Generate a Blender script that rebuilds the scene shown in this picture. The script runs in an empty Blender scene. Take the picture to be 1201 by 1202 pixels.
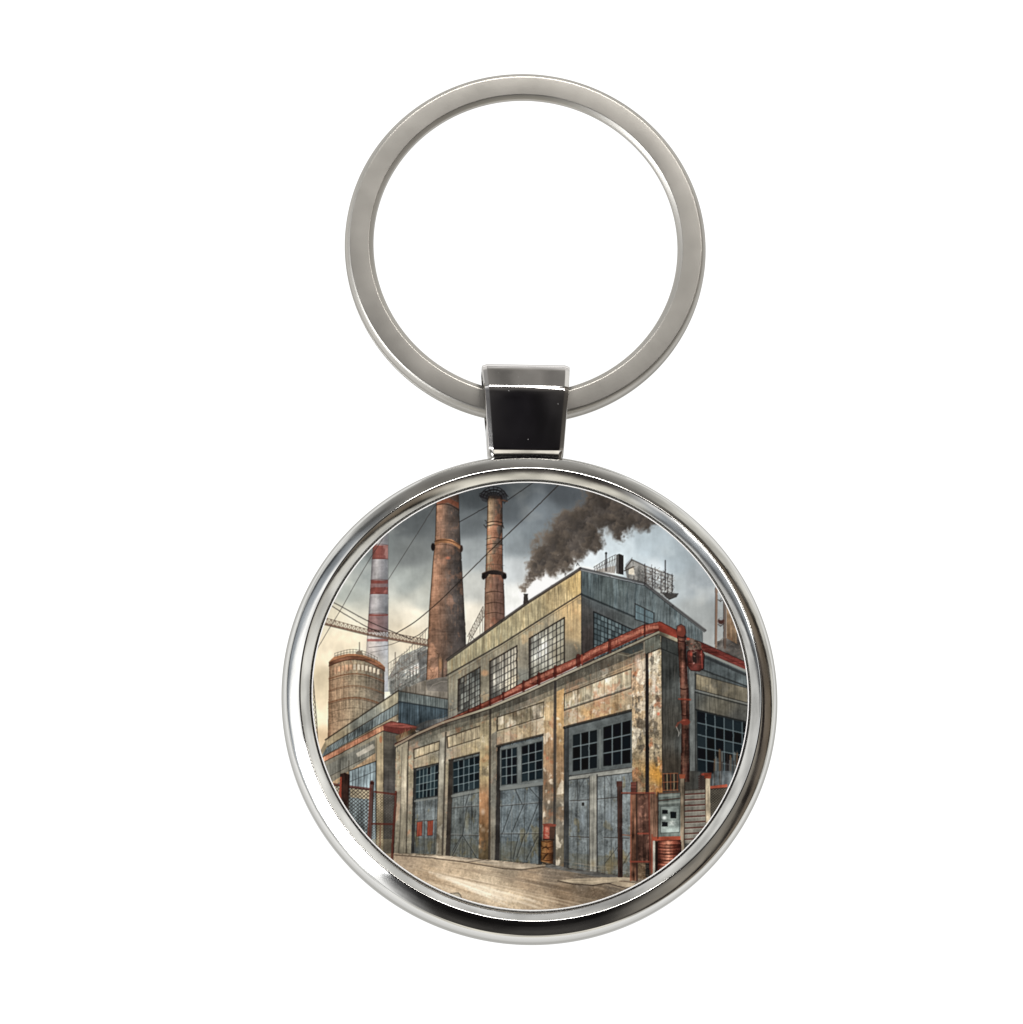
import bpy, bmesh, math, random
import numpy as np
from mathutils import Vector, Matrix

# Units of the plan are "px" of the product picture; one is 0.06 mm, so the medallion is 34 mm across.
S = 6.0e-5
scene = bpy.context.scene

# ---------------------------------------------------------------- camera
cam_data = bpy.data.cameras.new("camera"); cam = bpy.data.objects.new("camera", cam_data)
scene.collection.objects.link(cam); scene.camera = cam
cam_data.sensor_fit = 'HORIZONTAL'; cam_data.angle = 2 * math.atan(600.5 / 4000)
cam_data.clip_start = 0.01; cam_data.clip_end = 50
d = Vector((-math.sin(math.radians(3)), -math.sin(math.radians(15)) * math.cos(math.radians(3)), 0)); d.z = math.sqrt(1 - d.x ** 2 - d.y ** 2)
ax = Vector((0, 1, 0)).cross(d).normalized(); ay = d.cross(ax)
M = Matrix((ax, ay, d)).transposed().to_4x4(); M.translation = d * 4000 * S
cam.matrix_world = M

# ---------------------------------------------------------------- view transform and studio light
scene.view_settings.view_transform = 'Standard'; scene.view_settings.look = 'None'
scene.view_settings.exposure = 0; scene.view_settings.gamma = 1
scene.view_settings.use_curve_mapping = False
scene.render.film_transparent = False
try: scene.cycles.max_bounces = 8; scene.cycles.glossy_bounces = 6; scene.cycles.sample_clamp_indirect = 6
except Exception: pass

world = bpy.data.worlds.new("World"); scene.world = world; world.use_nodes = True
wn, wl = world.node_tree.nodes, world.node_tree.links
bg = wn['Background']
# made-up surroundings: bright horizon, dark zenith, bands shaped for the metal's reflections
tc = wn.new('ShaderNodeTexCoord'); sep = wn.new('ShaderNodeSeparateXYZ'); wl.new(tc.outputs['Generated'], sep.inputs[0])
def ramp(stops):
    rz = wn.new('ShaderNodeValToRGB'); wl.new(sep.outputs['Z'], rz.inputs[0]); e = rz.color_ramp.elements
    while len(e) < len(stops): e.new(0.5)
    for el, (p, c) in zip(e, stops): el.position = p; el.color = (*c, 1)
    return rz
front = ramp([(0.0, (0.98, 0.95, 0.86)), (0.47, (0.90, 0.86, 0.76)), (0.515, (0.12, 0.105, 0.095)), (0.54, (0.065, 0.06, 0.057)), (0.66, (0.05, 0.047, 0.045)), (0.71, (0.010, 0.009, 0.009)), (1.0, (0.012, 0.011, 0.013))])
back = ramp([(0.0, (0.85, 0.85, 0.85)), (0.20, (0.55, 0.54, 0.52)), (0.36, (0.24, 0.23, 0.215)), (0.62, (0.15, 0.145, 0.135)), (0.90, (0.10, 0.095, 0.09)), (1.0, (0.012, 0.011, 0.013))])
mr = wn.new('ShaderNodeMapRange'); mr.interpolation_type = 'SMOOTHSTEP'; mr.inputs['From Min'].default_value = -0.25; mr.inputs['From Max'].default_value = 0.35
wl.new(sep.outputs['Y'], mr.inputs[0])
mx = wn.new('ShaderNodeMixRGB'); wl.new(mr.outputs[0], mx.inputs[0]); wl.new(front.outputs[0], mx.inputs[1]); wl.new(back.outputs[0], mx.inputs[2])
left = ramp([(0.0, (0.95, 0.95, 0.93)), (0.26, (0.92, 0.92, 0.90)), (0.385, (0.84, 0.84, 0.83)), (0.40, (0.07, 0.075, 0.08)), (0.425, (0.08, 0.085, 0.095)), (0.445, (0.34, 0.37, 0.40)), (0.50, (0.38, 0.41, 0.45)), (0.54, (1.3, 1.3, 1.3)), (0.64, (1.2, 1.2, 1.2)), (0.72, (0.25, 0.25, 0.26)), (0.85, (0.08, 0.08, 0.08)), (1.0, (0.012, 0.011, 0.013))])
right = ramp([(0.0, (0.98, 0.98, 0.96)), (0.30, (0.84, 0.83, 0.79)), (0.375, (0.70, 0.68, 0.62)), (0.39, (0.03, 0.025, 0.02)), (0.415, (0.015, 0.012, 0.01)), (0.43, (0.17, 0.135, 0.10)), (0.505, (0.21, 0.175, 0.14)), (0.52, (0.012, 0.01, 0.01)), (0.555, (0.015, 0.012, 0.012)), (0.58, (0.30, 0.27, 0.23)), (0.66, (0.28, 0.26, 0.23)), (0.76, (0.05, 0.045, 0.04)), (1.0, (0.012, 0.011, 0.013))])
sg = wn.new('ShaderNodeMath'); sg.operation = 'GREATER_THAN'; sg.inputs[1].default_value = 0.0; wl.new(sep.outputs['X'], sg.inputs[0])
side = wn.new('ShaderNodeMixRGB'); wl.new(sg.outputs[0], side.inputs[0]); wl.new(left.outputs[0], side.inputs[1]); wl.new(right.outputs[0], side.inputs[2])
sx = wn.new('ShaderNodeMath'); sx.operation = 'ABSOLUTE'; wl.new(sep.outputs['X'], sx.inputs[0])
mr2 = wn.new('ShaderNodeMapRange'); mr2.interpolation_type = 'SMOOTHSTEP'; mr2.inputs['From Min'].default_value = 0.30; mr2.inputs['From Max'].default_value = 0.62; wl.new(sx.outputs[0], mr2.inputs[0])
mx2 = wn.new('ShaderNodeMixRGB'); wl.new(mr2.outputs[0], mx2.inputs[0]); wl.new(mx.outputs[0], mx2.inputs[1]); wl.new(side.outputs[0], mx2.inputs[2]); mx = mx2
wnz = wn.new('ShaderNodeTexNoise'); wnz.inputs['Scale'].default_value = 4.5; wnz.inputs['Detail'].default_value = 5; wl.new(tc.outputs['Generated'], wnz.inputs['Vector'])
wmr = wn.new('ShaderNodeMapRange'); wmr.inputs['From Min'].default_value = 0.36; wmr.inputs['From Max'].default_value = 0.64; wmr.inputs['To Min'].default_value = 0.62; wmr.inputs['To Max'].default_value = 1.35; wl.new(wnz.outputs[0], wmr.inputs[0])
wsc = wn.new('ShaderNodeVectorMath'); wsc.operation = 'SCALE'; wl.new(mx.outputs[0], wsc.inputs[0]); wl.new(wmr.outputs[0], wsc.inputs['Scale'])   # noise added to streak the reflections in the metal
wl.new(wsc.outputs[0], bg.inputs['Color']); bg.inputs['Strength'].default_value = 1.12

def softbox(name, az, zen, dist, w, h, power, col=(1, 1, 1)):
    """area lamp; az from +x and zen from straight up in degrees, w across and h up-down in metres, watts"""
    L = bpy.data.lights.new(name, 'AREA'); L.shape = 'RECTANGLE'; L.size = w; L.size_y = h; L.energy = power; L.color = col
    o = bpy.data.objects.new(name, L); scene.collection.objects.link(o)
    a, z = math.radians(az), math.radians(zen)
    v = Vector((math.sin(z) * math.cos(a), math.sin(z) * math.sin(a), math.cos(z)))
    X = Vector((-math.sin(a), math.cos(a), 0)); Y = v.cross(X)
    m4 = Matrix((X, Y, v)).transposed().to_4x4(); m4.translation = v * dist
    o.matrix_world = m4
    return o
softbox('softbox_behind', 90, 48, 0.60, 0.36, 0.11, 2.4, (1, 0.98, 0.95))
softbox('softbox_side', 203, 48, 0.60, 0.34, 0.18, 1.75, (0.97, 0.985, 1))
softbox('strip_lamp', 54, 36, 0.60, 0.30, 0.05, 0.8, (1, 0.97, 0.93))

PRINT_MESH = True; PRINT_GAIN = 0.87
# ---------------------------------------------------------------- printed illustration
# The flat print under the medallion's rim, drawn stroke by stroke on a canvas whose units are
# the print's own (about 513 x 504 units); the result becomes the colour attribute of the print.
K = 3
X0, Y0, CW, CH = 358.0, 558.0, 526, 516
NW, NH = CW * K, CH * K
gx = X0 + (np.arange(NW) + 0.5) / K
gy = Y0 + (np.arange(NH) + 0.5) / K
GX, GY = np.meshgrid(gx.astype(np.float32), gy.astype(np.float32))
IMG = np.zeros((NH, NW, 3), np.float32)

_KX = np.fft.rfftfreq(NW, 1 / K)[None, :]; _KY = np.fft.fftfreq(NH, 1 / K)[:, None]     # cycles per unit

def fbm(sx, sy, octv, seed, gain=0.55):
    """cloud-like noise with features about sx by sy units; zero mean, unit deviation"""
    w = np.random.default_rng(seed * 17 + 3).standard_normal((NH, NW)).astype(np.float32)
    q = (_KX * sx * 2.2) ** 2 + (_KY * sy * 2.2) ** 2
    amp = (1 + q) ** (-1.15 if gain < 0.6 else -0.95)
    cut = np.exp(-((_KX / 0.9) ** 2 + (_KY / 0.9) ** 2))
    out = np.fft.irfft2(np.fft.rfft2(w) * amp * cut, s=(NH, NW)).astype(np.float32)
    return (out - out.mean()) / (out.std() + 1e-6)

N_big = fbm(45, 30, 5, 1)
N_mid = fbm(14, 12, 4, 2)
N_fine = fbm(4, 4, 3, 3)
N_grain = fbm(1.2, 1.2, 2, 4)
N_vert = fbm(1.2, 22, 4, 5)
N_vert2 = fbm(3, 30, 4, 6)
N_horz = fbm(30, 1.6, 4, 7)
N_patch = fbm(20, 24, 5, 8, 0.7)
N_patch2 = fbm(11, 16, 5, 9, 0.7)

def box(x0, y0, x1, y1):
    a = max(int((x0 - X0) * K) - 2, 0); b = min(int((x1 - X0) * K) + 3, NW)
    c = max(int((y0 - Y0) * K) - 2, 0); d = min(int((y1 - Y0) * K) + 3, NH)
    return (slice(c, max(d, c)), slice(a, max(b, a)))

def pmask(pts):
    p = np.asarray(pts, float)
    sl = box(p[:, 0].min(), p[:, 1].min(), p[:, 0].max(), p[:, 1].max())
    x = GX[sl]; y = GY[sl]; m = np.zeros(x.shape, bool)
    for i in range(len(p)):
        x1, y1 = p[i]; x2, y2 = p[(i + 1) % len(p)]
        if y1 == y2: continue
        c = ((y1 > y) != (y2 > y)) & (x < (x2 - x1) * (y - y1) / (y2 - y1) + x1)
        m ^= c
    return sl, m.astype(np.float32)

def field(points, sl, p=3.4):
    """smooth colour field through (x, y, r, g, b) samples"""
    x = GX[sl]; y = GY[sl]; acc = 0; tot = 0
    for (px, py, r, g, b) in points:
        w = 1 / (((x - px) ** 2 + (y - py) ** 2 + 30) ** (p / 2))
        acc = acc + w[..., None] * np.array([r, g, b], np.float32) / 255; tot = tot + w
    return acc / tot[..., None]

def put(sl, m, col, a=1.0):
    if not isinstance(col, np.ndarray) or col.ndim == 1:
        col = np.asarray(col, np.float32) / (255 if np.max(col) > 1.5 else 1)
    mm = (m * a)[..., None]
    IMG[sl] = IMG[sl] * (1 - mm) + col * mm

def poly(pts, col, noise=0.0, vert=0.0, grain=0.022, a=1.0, horz=0.0, pts_field=None, mixes=()):
    sl, m = pmask(pts)
    if m.size == 0: return sl, m
    if pts_field: c = field(pts_field, sl).copy()
    else: c = np.broadcast_to(np.array(col, np.float32) / 255, m.shape + (3,)).copy()
    for (nz, thr, soft, mc, ma) in mixes:                     # stains and flaking with a shape of their own
        w = np.clip((nz[sl] - thr) / soft, 0, 1) * ma
        c = c * (1 - w[..., None]) + np.array(mc, np.float32) / 255 * w[..., None]
    k = 1 + noise * N_mid[sl] + 0.8 * vert * N_vert[sl] + grain * N_grain[sl] + horz * N_horz[sl] + grain * 0.7 * N_fine[sl]
    c = c * k[..., None]
    put(sl, m, c, a)
    return sl, m

def line(x1, y1, x2, y2, w=0.8, col=(40, 34, 30), a=0.9):
    sl = box(min(x1, x2) - w - 1, min(y1, y2) - w - 1, max(x1, x2) + w + 1, max(y1, y2) + w + 1)
    x = GX[sl]; y = GY[sl]
    if x.size == 0: return
    dx, dy = x2 - x1, y2 - y1; L = dx * dx + dy * dy + 1e-9
    t = np.clip(((x - x1) * dx + (y - y1) * dy) / L, 0, 1)
    d = np.hypot(x - x1 - t * dx, y - y1 - t * dy)
    put(sl, np.clip((w / 2 - d) * K * 0.6 + 0.42, 0, 1), col, a * 0.82)

def path(pts, w=0.8, col=(40, 34, 30), a=0.9, closed=False):
    n = len(pts)
    for i in range(n if closed else n - 1):
        line(*pts[i], *pts[(i + 1) % n], w, col, a)

def curve(pts, w=0.8, col=(40, 34, 30), a=0.9):
    P = [np.array(p, float) for p in pts]; P = [2 * P[0] - P[1]] + P + [2 * P[-1] - P[-2]]; out = []
    for i in range(1, len(P) - 2):
        for k in range(8):
            u = k / 8; p0, p1, p2, p3 = P[i - 1:i + 3]
            out.append(tuple(0.5 * (2 * p1 + (p2 - p0) * u + (2 * p0 - 5 * p1 + 4 * p2 - p3) * u * u + (3 * p1 - p0 - 3 * p2 + p3) * u ** 3)))
    sm = [p for p in out] + [tuple(P[-2])]
    xs_ = [p[0] for p in sm]; ys_ = [p[1] for p in sm]
    sl = box(min(xs_) - 2, min(ys_) - 2, max(xs_) + 2, max(ys_) + 2); m = np.zeros(GX[sl].shape, np.float32)
    x = GX[sl]; y = GY[sl]
    for (x1, y1), (x2, y2) in zip(sm[:-1], sm[1:]):
        dx, dy = x2 - x1, y2 - y1; tt = np.clip(((x - x1) * dx + (y - y1) * dy) / (dx * dx + dy * dy + 1e-9), 0, 1)
        m = np.maximum(m, np.clip((w / 2 - np.hypot(x - x1 - tt * dx, y - y1 - tt * dy)) * K * 0.6 + 0.42, 0, 1))
    put(sl, m, col, a * 0.9)

def lerp(p, q, t): return (p[0] + (q[0] - p[0]) * t, p[1] + (q[1] - p[1]) * t)

def quadpt(Q, u, v):                                         # Q: tl, tr, br, bl
    return lerp(lerp(Q[0], Q[1], u), lerp(Q[3], Q[2], u), v)

def boards(Q, n, w=0.5, col=(50, 44, 36), a=0.5, v0=0, v1=1, jitter=0.0, seed=0):
    r = random.Random(seed)
    for i in range(1, n):
        u = (i + r.uniform(-jitter, jitter)) / n
        line(*quadpt(Q, u, v0), *quadpt(Q, u, v1), w, col, a * r.uniform(0.6, 1.1))

def shade_quad(Q, n, amp=0.12, seed=0):
    r = random.Random(seed)
    for i in range(n):
        q = [quadpt(Q, i / n, 0), quadpt(Q, (i + 1) / n, 0), quadpt(Q, (i + 1) / n, 1), quadpt(Q, i / n, 1)]
        d = r.uniform(-amp, amp)
        sl, m = pmask(q)
        put(sl, m, (235, 220, 190) if d > 0 else (30, 26, 22), abs(d))

def window(Q, nx, ny, pane, bar, wbar=0.9, frame=(60, 62, 60), wf=1.3, vary=0.25, seed=0, bars2=None, pf=None):
    r = random.Random(seed)
    poly(Q, pane, grain=0.02, pts_field=pf)
    for i in range(nx):
        for j in range(ny):
            q = [quadpt(Q, i / nx, j / ny), quadpt(Q, (i + 1) / nx, j / ny), quadpt(Q, (i + 1) / nx, (j + 1) / ny), quadpt(Q, i / nx, (j + 1) / ny)]
            d = r.uniform(-vary, vary); sl, m = pmask(q)
            put(sl, m, (190, 205, 205) if d > 0 else (6, 8, 12), abs(d) * (0.45 if d > 0 else 1))
            line(*quadpt(q, 0.15, 0.12), *quadpt(q, 0.8, 0.12), 0.7, (5, 8, 12), 0.35)
    for i in range(1, nx): line(*quadpt(Q, i / nx, 0), *quadpt(Q, i / nx, 1), wbar, bar, 0.95)
    for j in range(1, ny): line(*quadpt(Q, 0, j / ny), *quadpt(Q, 1, j / ny), wbar, bar, 0.95)
    path(Q, wf, frame, 0.95, True)

def truss(p1, p2, q1, q2, n, w=0.6, col=(70, 55, 45), a=0.85, chord=0.9):
    line(*p1, *p2, chord, col, a); line(*q1, *q2, chord, col, a)
    for i in range(n):
        a0, a1 = lerp(p1, p2, i / n), lerp(p1, p2, (i + 1) / n)
        b0, b1 = lerp(q1, q2, i / n), lerp(q1, q2, (i + 1) / n)
        line(*a0, *b1, w, col, a * 0.8); line(*b0, *a1, w, col, a * 0.7); line(*a1, *b1, w, col, a)

def shade_x(pts, stops, a=1.0):
    """cylinder tone across a shape given by left and right edge polylines: stops = (u, r, g, b)"""
    pass

def cylinder(L, R, stops, noise=0.06, horz=0.05, vert=0.03, mixes=(), grain=0.05):
    """L and R: matching polylines (left edge, right edge) from top to bottom; stops across u"""
    pts = L + R[::-1]
    sl, m = pmask(pts)
    y = GY[sl]; x = GX[sl]
    lx = np.interp(y, [p[1] for p in L], [p[0] for p in L]); rx = np.interp(y, [p[1] for p in R], [p[0] for p in R])
    u = np.clip((x - lx) / (rx - lx + 1e-6), 0, 1)
    us = [s[0] for s in stops]
    c = np.stack([np.interp(u, us, [s[k] for s in stops]) for k in (1, 2, 3)], -1).astype(np.float32) / 255
    for (nz, thr, soft, mc, ma) in mixes:
        w = np.clip((nz[sl] - thr) / soft, 0, 1) * ma
        c = c * (1 - w[..., None]) + np.array(mc, np.float32) / 255 * w[..., None]
    k = 1 + noise * N_mid[sl] + horz * N_horz[sl] + vert * N_vert[sl] + grain * N_grain[sl] + 0.03 * N_fine[sl]
    put(sl, m, c * k[..., None])
    return sl, m

def arc(xl, xr, y, bulge, w=1.0, col=(50, 38, 30), a=0.8, n=14, yr=None):
    yr = y if yr is None else yr
    pts = [(xl + (xr - xl) * i / n, y + (yr - y) * i / n - bulge * math.sin(math.pi * i / n)) for i in range(n + 1)]
    path(pts, w, col, a)

def blob(cx, cy, rx, ry, col, a=1.0, soft=0.3):
    sl = box(cx - rx, cy - ry, cx + rx, cy + ry)
    d = np.hypot((GX[sl] - cx) / rx, (GY[sl] - cy) / ry)
    put(sl, np.clip((1 - d) / soft, 0, 1), col, a)

RND = random.Random(11)
INK = (38, 33, 30)

def paint_sky():
    full = (slice(0, NH), slice(0, NW))
    S = [(480, 610, 86, 97, 101), (520, 590, 78, 89, 94), (560, 585, 70, 85, 94), (600, 572, 66, 82, 92), (660, 575, 76, 90, 102),
         (700, 582, 86, 98, 110), (440, 640, 108, 119, 118), (415, 665, 140, 150, 148), (400, 690, 172, 178, 170), (383, 722, 214, 204, 178), (395, 765, 228, 212, 182),
         (480, 650, 122, 130, 129), (480, 680, 158, 165, 160), (495, 705, 178, 180, 170), (487, 725, 226, 216, 194), (480, 745, 224, 210, 182), (555, 650, 150, 158, 160),
         (556, 690, 190, 192, 186), (555, 725, 222, 214, 196), (552, 612, 100, 112, 118), (604, 600, 88, 102, 112), (605, 635, 140, 152, 158), (602, 670, 190, 196, 198),
         (603, 700, 225, 226, 222), (640, 690, 240, 240, 240), (625, 625, 120, 134, 142), (640, 605, 108, 122, 132), (655, 668, 205, 212, 216), (690, 655, 206, 216, 222),
         (730, 645, 190, 203, 210), (760, 640, 168, 182, 190), (790, 660, 156, 170, 178), (790, 690, 172, 182, 186), (820, 690, 150, 160, 166), (770, 672, 186, 196, 202),
         (840, 735, 160, 166, 166), (815, 715, 158, 164, 164), (835, 750, 168, 172, 170), (372, 800, 214, 196, 162), (376, 840, 232, 212, 176), (378, 870, 214, 186, 146), (450, 780, 214, 204, 182)]
    c = field(S, full, 4.4)
    cl = 1 + 0.03 * N_big + 0.022 * N_patch + 0.008 * N_mid + 0.006 * N_vert2
    gm = c.mean(-1, keepdims=True); c = gm + (c - gm) * np.clip(0.35 + (gm - 0.3) * 1.6, 0.35, 1.0)
    c = c * cl[..., None]
    IMG[:] = c
    # broad brushed clouds
    w = np.clip((N_big - 0.3) / 1.8, 0, 1) * 0.26
    IMG[:] = IMG * (1 - w[..., None]) + np.array([0.86, 0.84, 0.78]) * w[..., None] * (0.45 + 0.55 * np.clip((GY - 560) / 140, 0, 1))[..., None] + IMG * w[..., None] * (0.55 - 0.55 * np.clip((GY - 560) / 140, 0, 1))[..., None]

def paint_smoke():
    B = [(617, 698, 2.6), (617, 694, 3.2), (617, 696, 2.2), (617.5, 691, 3.4), (619, 686, 4.6), (622, 681, 5.8), (624, 674, 7.6), (631, 667, 12), (636, 660, 15), (640, 650, 17), (648, 655, 16), (652, 640, 18), (660, 630, 21), (672, 618, 25), (665, 640, 19),
         (675, 645, 16), (682, 612, 23), (692, 632, 17), (697, 640, 12), (700, 602, 23), (706, 590, 22), (700, 578, 14), (718, 600, 24), (726, 614, 18), (735, 600, 20), (727, 626, 10), (750, 606, 17), (758, 608, 15), (762, 612, 9),
         (650, 668, 12), (662, 660, 11), (740, 590, 20), (720, 580, 20)]
    sl = box(595, 560, 790, 710); x = GX[sl]; y = GY[sl]
    wx = x + 2.2 * N_patch2[sl] + 1.0 * N_fine[sl]; wy = y + 2.4 * N_mid[sl] + 1.0 * N_fine[sl]
    d = np.full(x.shape, -9.0, np.float32)
    for (bx, by, r) in B:
        d = np.maximum(d, (r - np.hypot(wx - bx, wy - by)) / (3.0 + r * 0.20))
    m = np.clip(d * 0.62 + 0.34 + 0.10 * N_mid[sl], 0, 1); m = m * m * (3 - 2 * m)
    # billows: light brown tops, dark hearts
    lit = np.zeros(x.shape, np.float32) - 9
    shade = np.zeros(x.shape, np.float32)
    r_ = random.Random(5)
    c = np.zeros(x.shape + (3,), np.float32); c[:] = np.array([80, 73, 68]) / 255
    dist = np.clip(d / 2.6, 0, 1)
    edge = 1 - dist
    topleft = np.clip(0.5 + ((670 - wx) * 0.5 + (615 - wy) * 0.9 + (wx - 600) * 0.25) / 60, 0, 1)
    warm = np.array([136, 118, 100]) / 255; dark = np.array([46, 43, 42]) / 255
    for k in range(330):
        b = r_.choice(B); rr = b[2] * r_.uniform(0.16, 0.5); ax = b[0] + r_.uniform(-1, 1) * b[2] * 0.75; ay = b[1] + r_.uniform(-1, 1) * b[2] * 0.75
        q = np.hypot(wx - ax, wy - ay) / max(rr, 2.2)
        inside = np.clip((1 - q) * 1.7, 0, 1)
        dirn = np.clip(0.5 + (-(wx - ax) * 0.5 - (wy - ay) * 0.8) / max(rr, 2.2) * 0.75, 0, 1)
        cc = dark * (1 - dirn[..., None]) + (warm * r_.uniform(0.66, 0.96)) * dirn[..., None]
        c = c * (1 - inside[..., None] * 0.38) + cc * inside[..., None] * 0.38
    w = np.clip(edge * 1.1 - 0.25, 0, 1) * np.clip((705 - wx) / 60, 0.12, 0.7)
    c = c * (1 - w[..., None]) + np.array([140, 122, 104]) / 255 * w[..., None]
    c = c * (1 + 0.03 * N_fine[sl] + 0.06 * N_patch2[sl])[..., None]
    put(sl, m, c, 0.96)

def paint_far():
    # lattice mast at the far left
    path([(365, 790), (366, 830), (370, 885)], 1.3, (40, 38, 36)); path([(367, 790), (372, 850), (374, 884)], 1.0, (50, 46, 42))
    for i in range(15):
        y = 794 + i * 6
        line(364.5 + i * 0.25, y, 367.5 + i * 0.45, y + 6, 0.7, (45, 42, 40)); line(367.3 + i * 0.45, y, 364.8 + i * 0.25, y + 6, 0.7, (45, 42, 40))
    # red and white striped stack
    def st(y): return float(np.interp(y, [600, 634, 700, 745, 800], [440, 438, 434, 431, 429]))
    def seg(y0, y1, stops, **k): cylinder([(st(y0), y0), (st(y1), y1)], [(455.8, y0), (455.8, y1)], stops, horz=0.01, vert=0.012, grain=0.012, noise=0.04, **k)
    white = [(0, 112, 108, 110), (0.15, 158, 152, 152), (0.35, 170, 166, 165), (0.6, 138, 136, 139), (0.9, 110, 112, 116), (1, 124, 124, 126)]
    red = [(0, 112, 64, 58), (0.3, 150, 80, 70), (0.6, 130, 72, 66), (1, 120, 76, 74)]
    mauve = [(0, 132, 92, 88), (0.3, 152, 118, 114), (0.7, 126, 102, 102), (1, 118, 104, 108)]
    pale = [(0, 180, 168, 160), (0.3, 204, 194, 186), (0.7, 168, 166, 168), (1, 160, 164, 170)]
    seg(600, 640, white); seg(640, 656.5, [(a_, r_ * .96, g_, b_) for a_, r_, g_, b_ in red], mixes=[(N_patch2, 0.6, 0.6, (160, 120, 112), 0.5)]); seg(656.5, 681, white); seg(681, 685, red); seg(685, 689.5, mauve); seg(689.5, 697.5, red, mixes=[(N_patch2, 0.3, 0.6, (180, 110, 100), 0.5)])
    seg(697.5, 721, white); seg(721, 723, red); seg(723, 742, mauve); seg(742, 750, pale); seg(750, 753, [(0, 168, 104, 96), (1, 150, 100, 96)]); seg(753, 812, pale)
    for y in (656.5, 640, 681, 697.5, 721): arc(st(y), 455.8, y, 1.2, 0.7, (90, 44, 40), 0.7)
    line(438.5, 632, 430, 770, 0.8, (92, 88, 88), 0.7); line(455.8, 620, 455.8, 800, 0.7, (92, 94, 96), 0.7)
    # haze climbing the foot of the stack
    for k in range(16):
        blob(440 + k * 0.8, 772 + k * 1.2, 22, 11, (196, 188, 172), 0.05, 0.8)
    # gantry and plant behind the tank
    poly([(470, 770), (501, 757), (503, 810), (456, 812), (456, 795)], (146, 146, 140), noise=0.08, vert=0.05)
    poly([(458, 800), (505, 778), (505, 815), (458, 815)], (118, 118, 112), noise=0.1, vert=0.1)
    for k in range(8):
        x = 475 + k * 3.6
        poly([(x, 787 - k * 1.9), (x + 2.2, 786 - k * 1.9), (x + 2.2, 797 - k * 1.6), (x, 798 - k * 1.6)], (214, 212, 200), noise=0.08)
    for k in range(5): line(472, 790 + k * 5 , 500, 776 + k * 5, 0.8, (96, 92, 84), 0.7)
    poly([(490, 766), (503, 762), (503, 800), (494, 802)], (104, 104, 102), noise=0.1, vert=0.08)
    path([(455.5, 779), (478, 764), (501, 739)], 0.9, (106, 102, 92)); path([(456, 787), (478, 773), (501, 752)], 0.7, (120, 114, 104)); path([(456, 797), (478, 783), (501, 768)], 1.0, (110, 102, 92))
    for k in range(15):
        x = 456 + k * 3.1; t = k / 14
        line(x, 779 - 40 * t ** 1.2, x, 797 - 29 * t, 0.7, (100, 96, 88), 0.8)
    line(464, 766, 464, 815, 1.4, (92, 84, 76), 0.8)
    for k in range(150):
        x = RND.uniform(458, 502); t_ = (x - 456) / 46; y = RND.uniform(782 - 30 * t_, 812 - 8 * t_)
        dx, dy = RND.choice([(0, 7), (5, -3), (4, 3), (-3, 4), (6, -3.4)])
        line(x, y, x + dx, y + dy, RND.choice([0.6, 0.8, 1.1]), RND.choice([(72, 70, 66), (96, 90, 82), (64, 62, 62), (196, 194, 184), (120, 100, 84)]), 0.6)
    for k in range(40):
        x = RND.uniform(456, 500); y = RND.uniform(790, 814) - (x - 456) * 0.28
        line(x, y, x + RND.uniform(-5, 5), y + RND.uniform(-4, 4), 0.6, RND.choice([(84, 84, 82), (200, 198, 190), (150, 96, 84), (90, 110, 120)]), 0.55)

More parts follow.
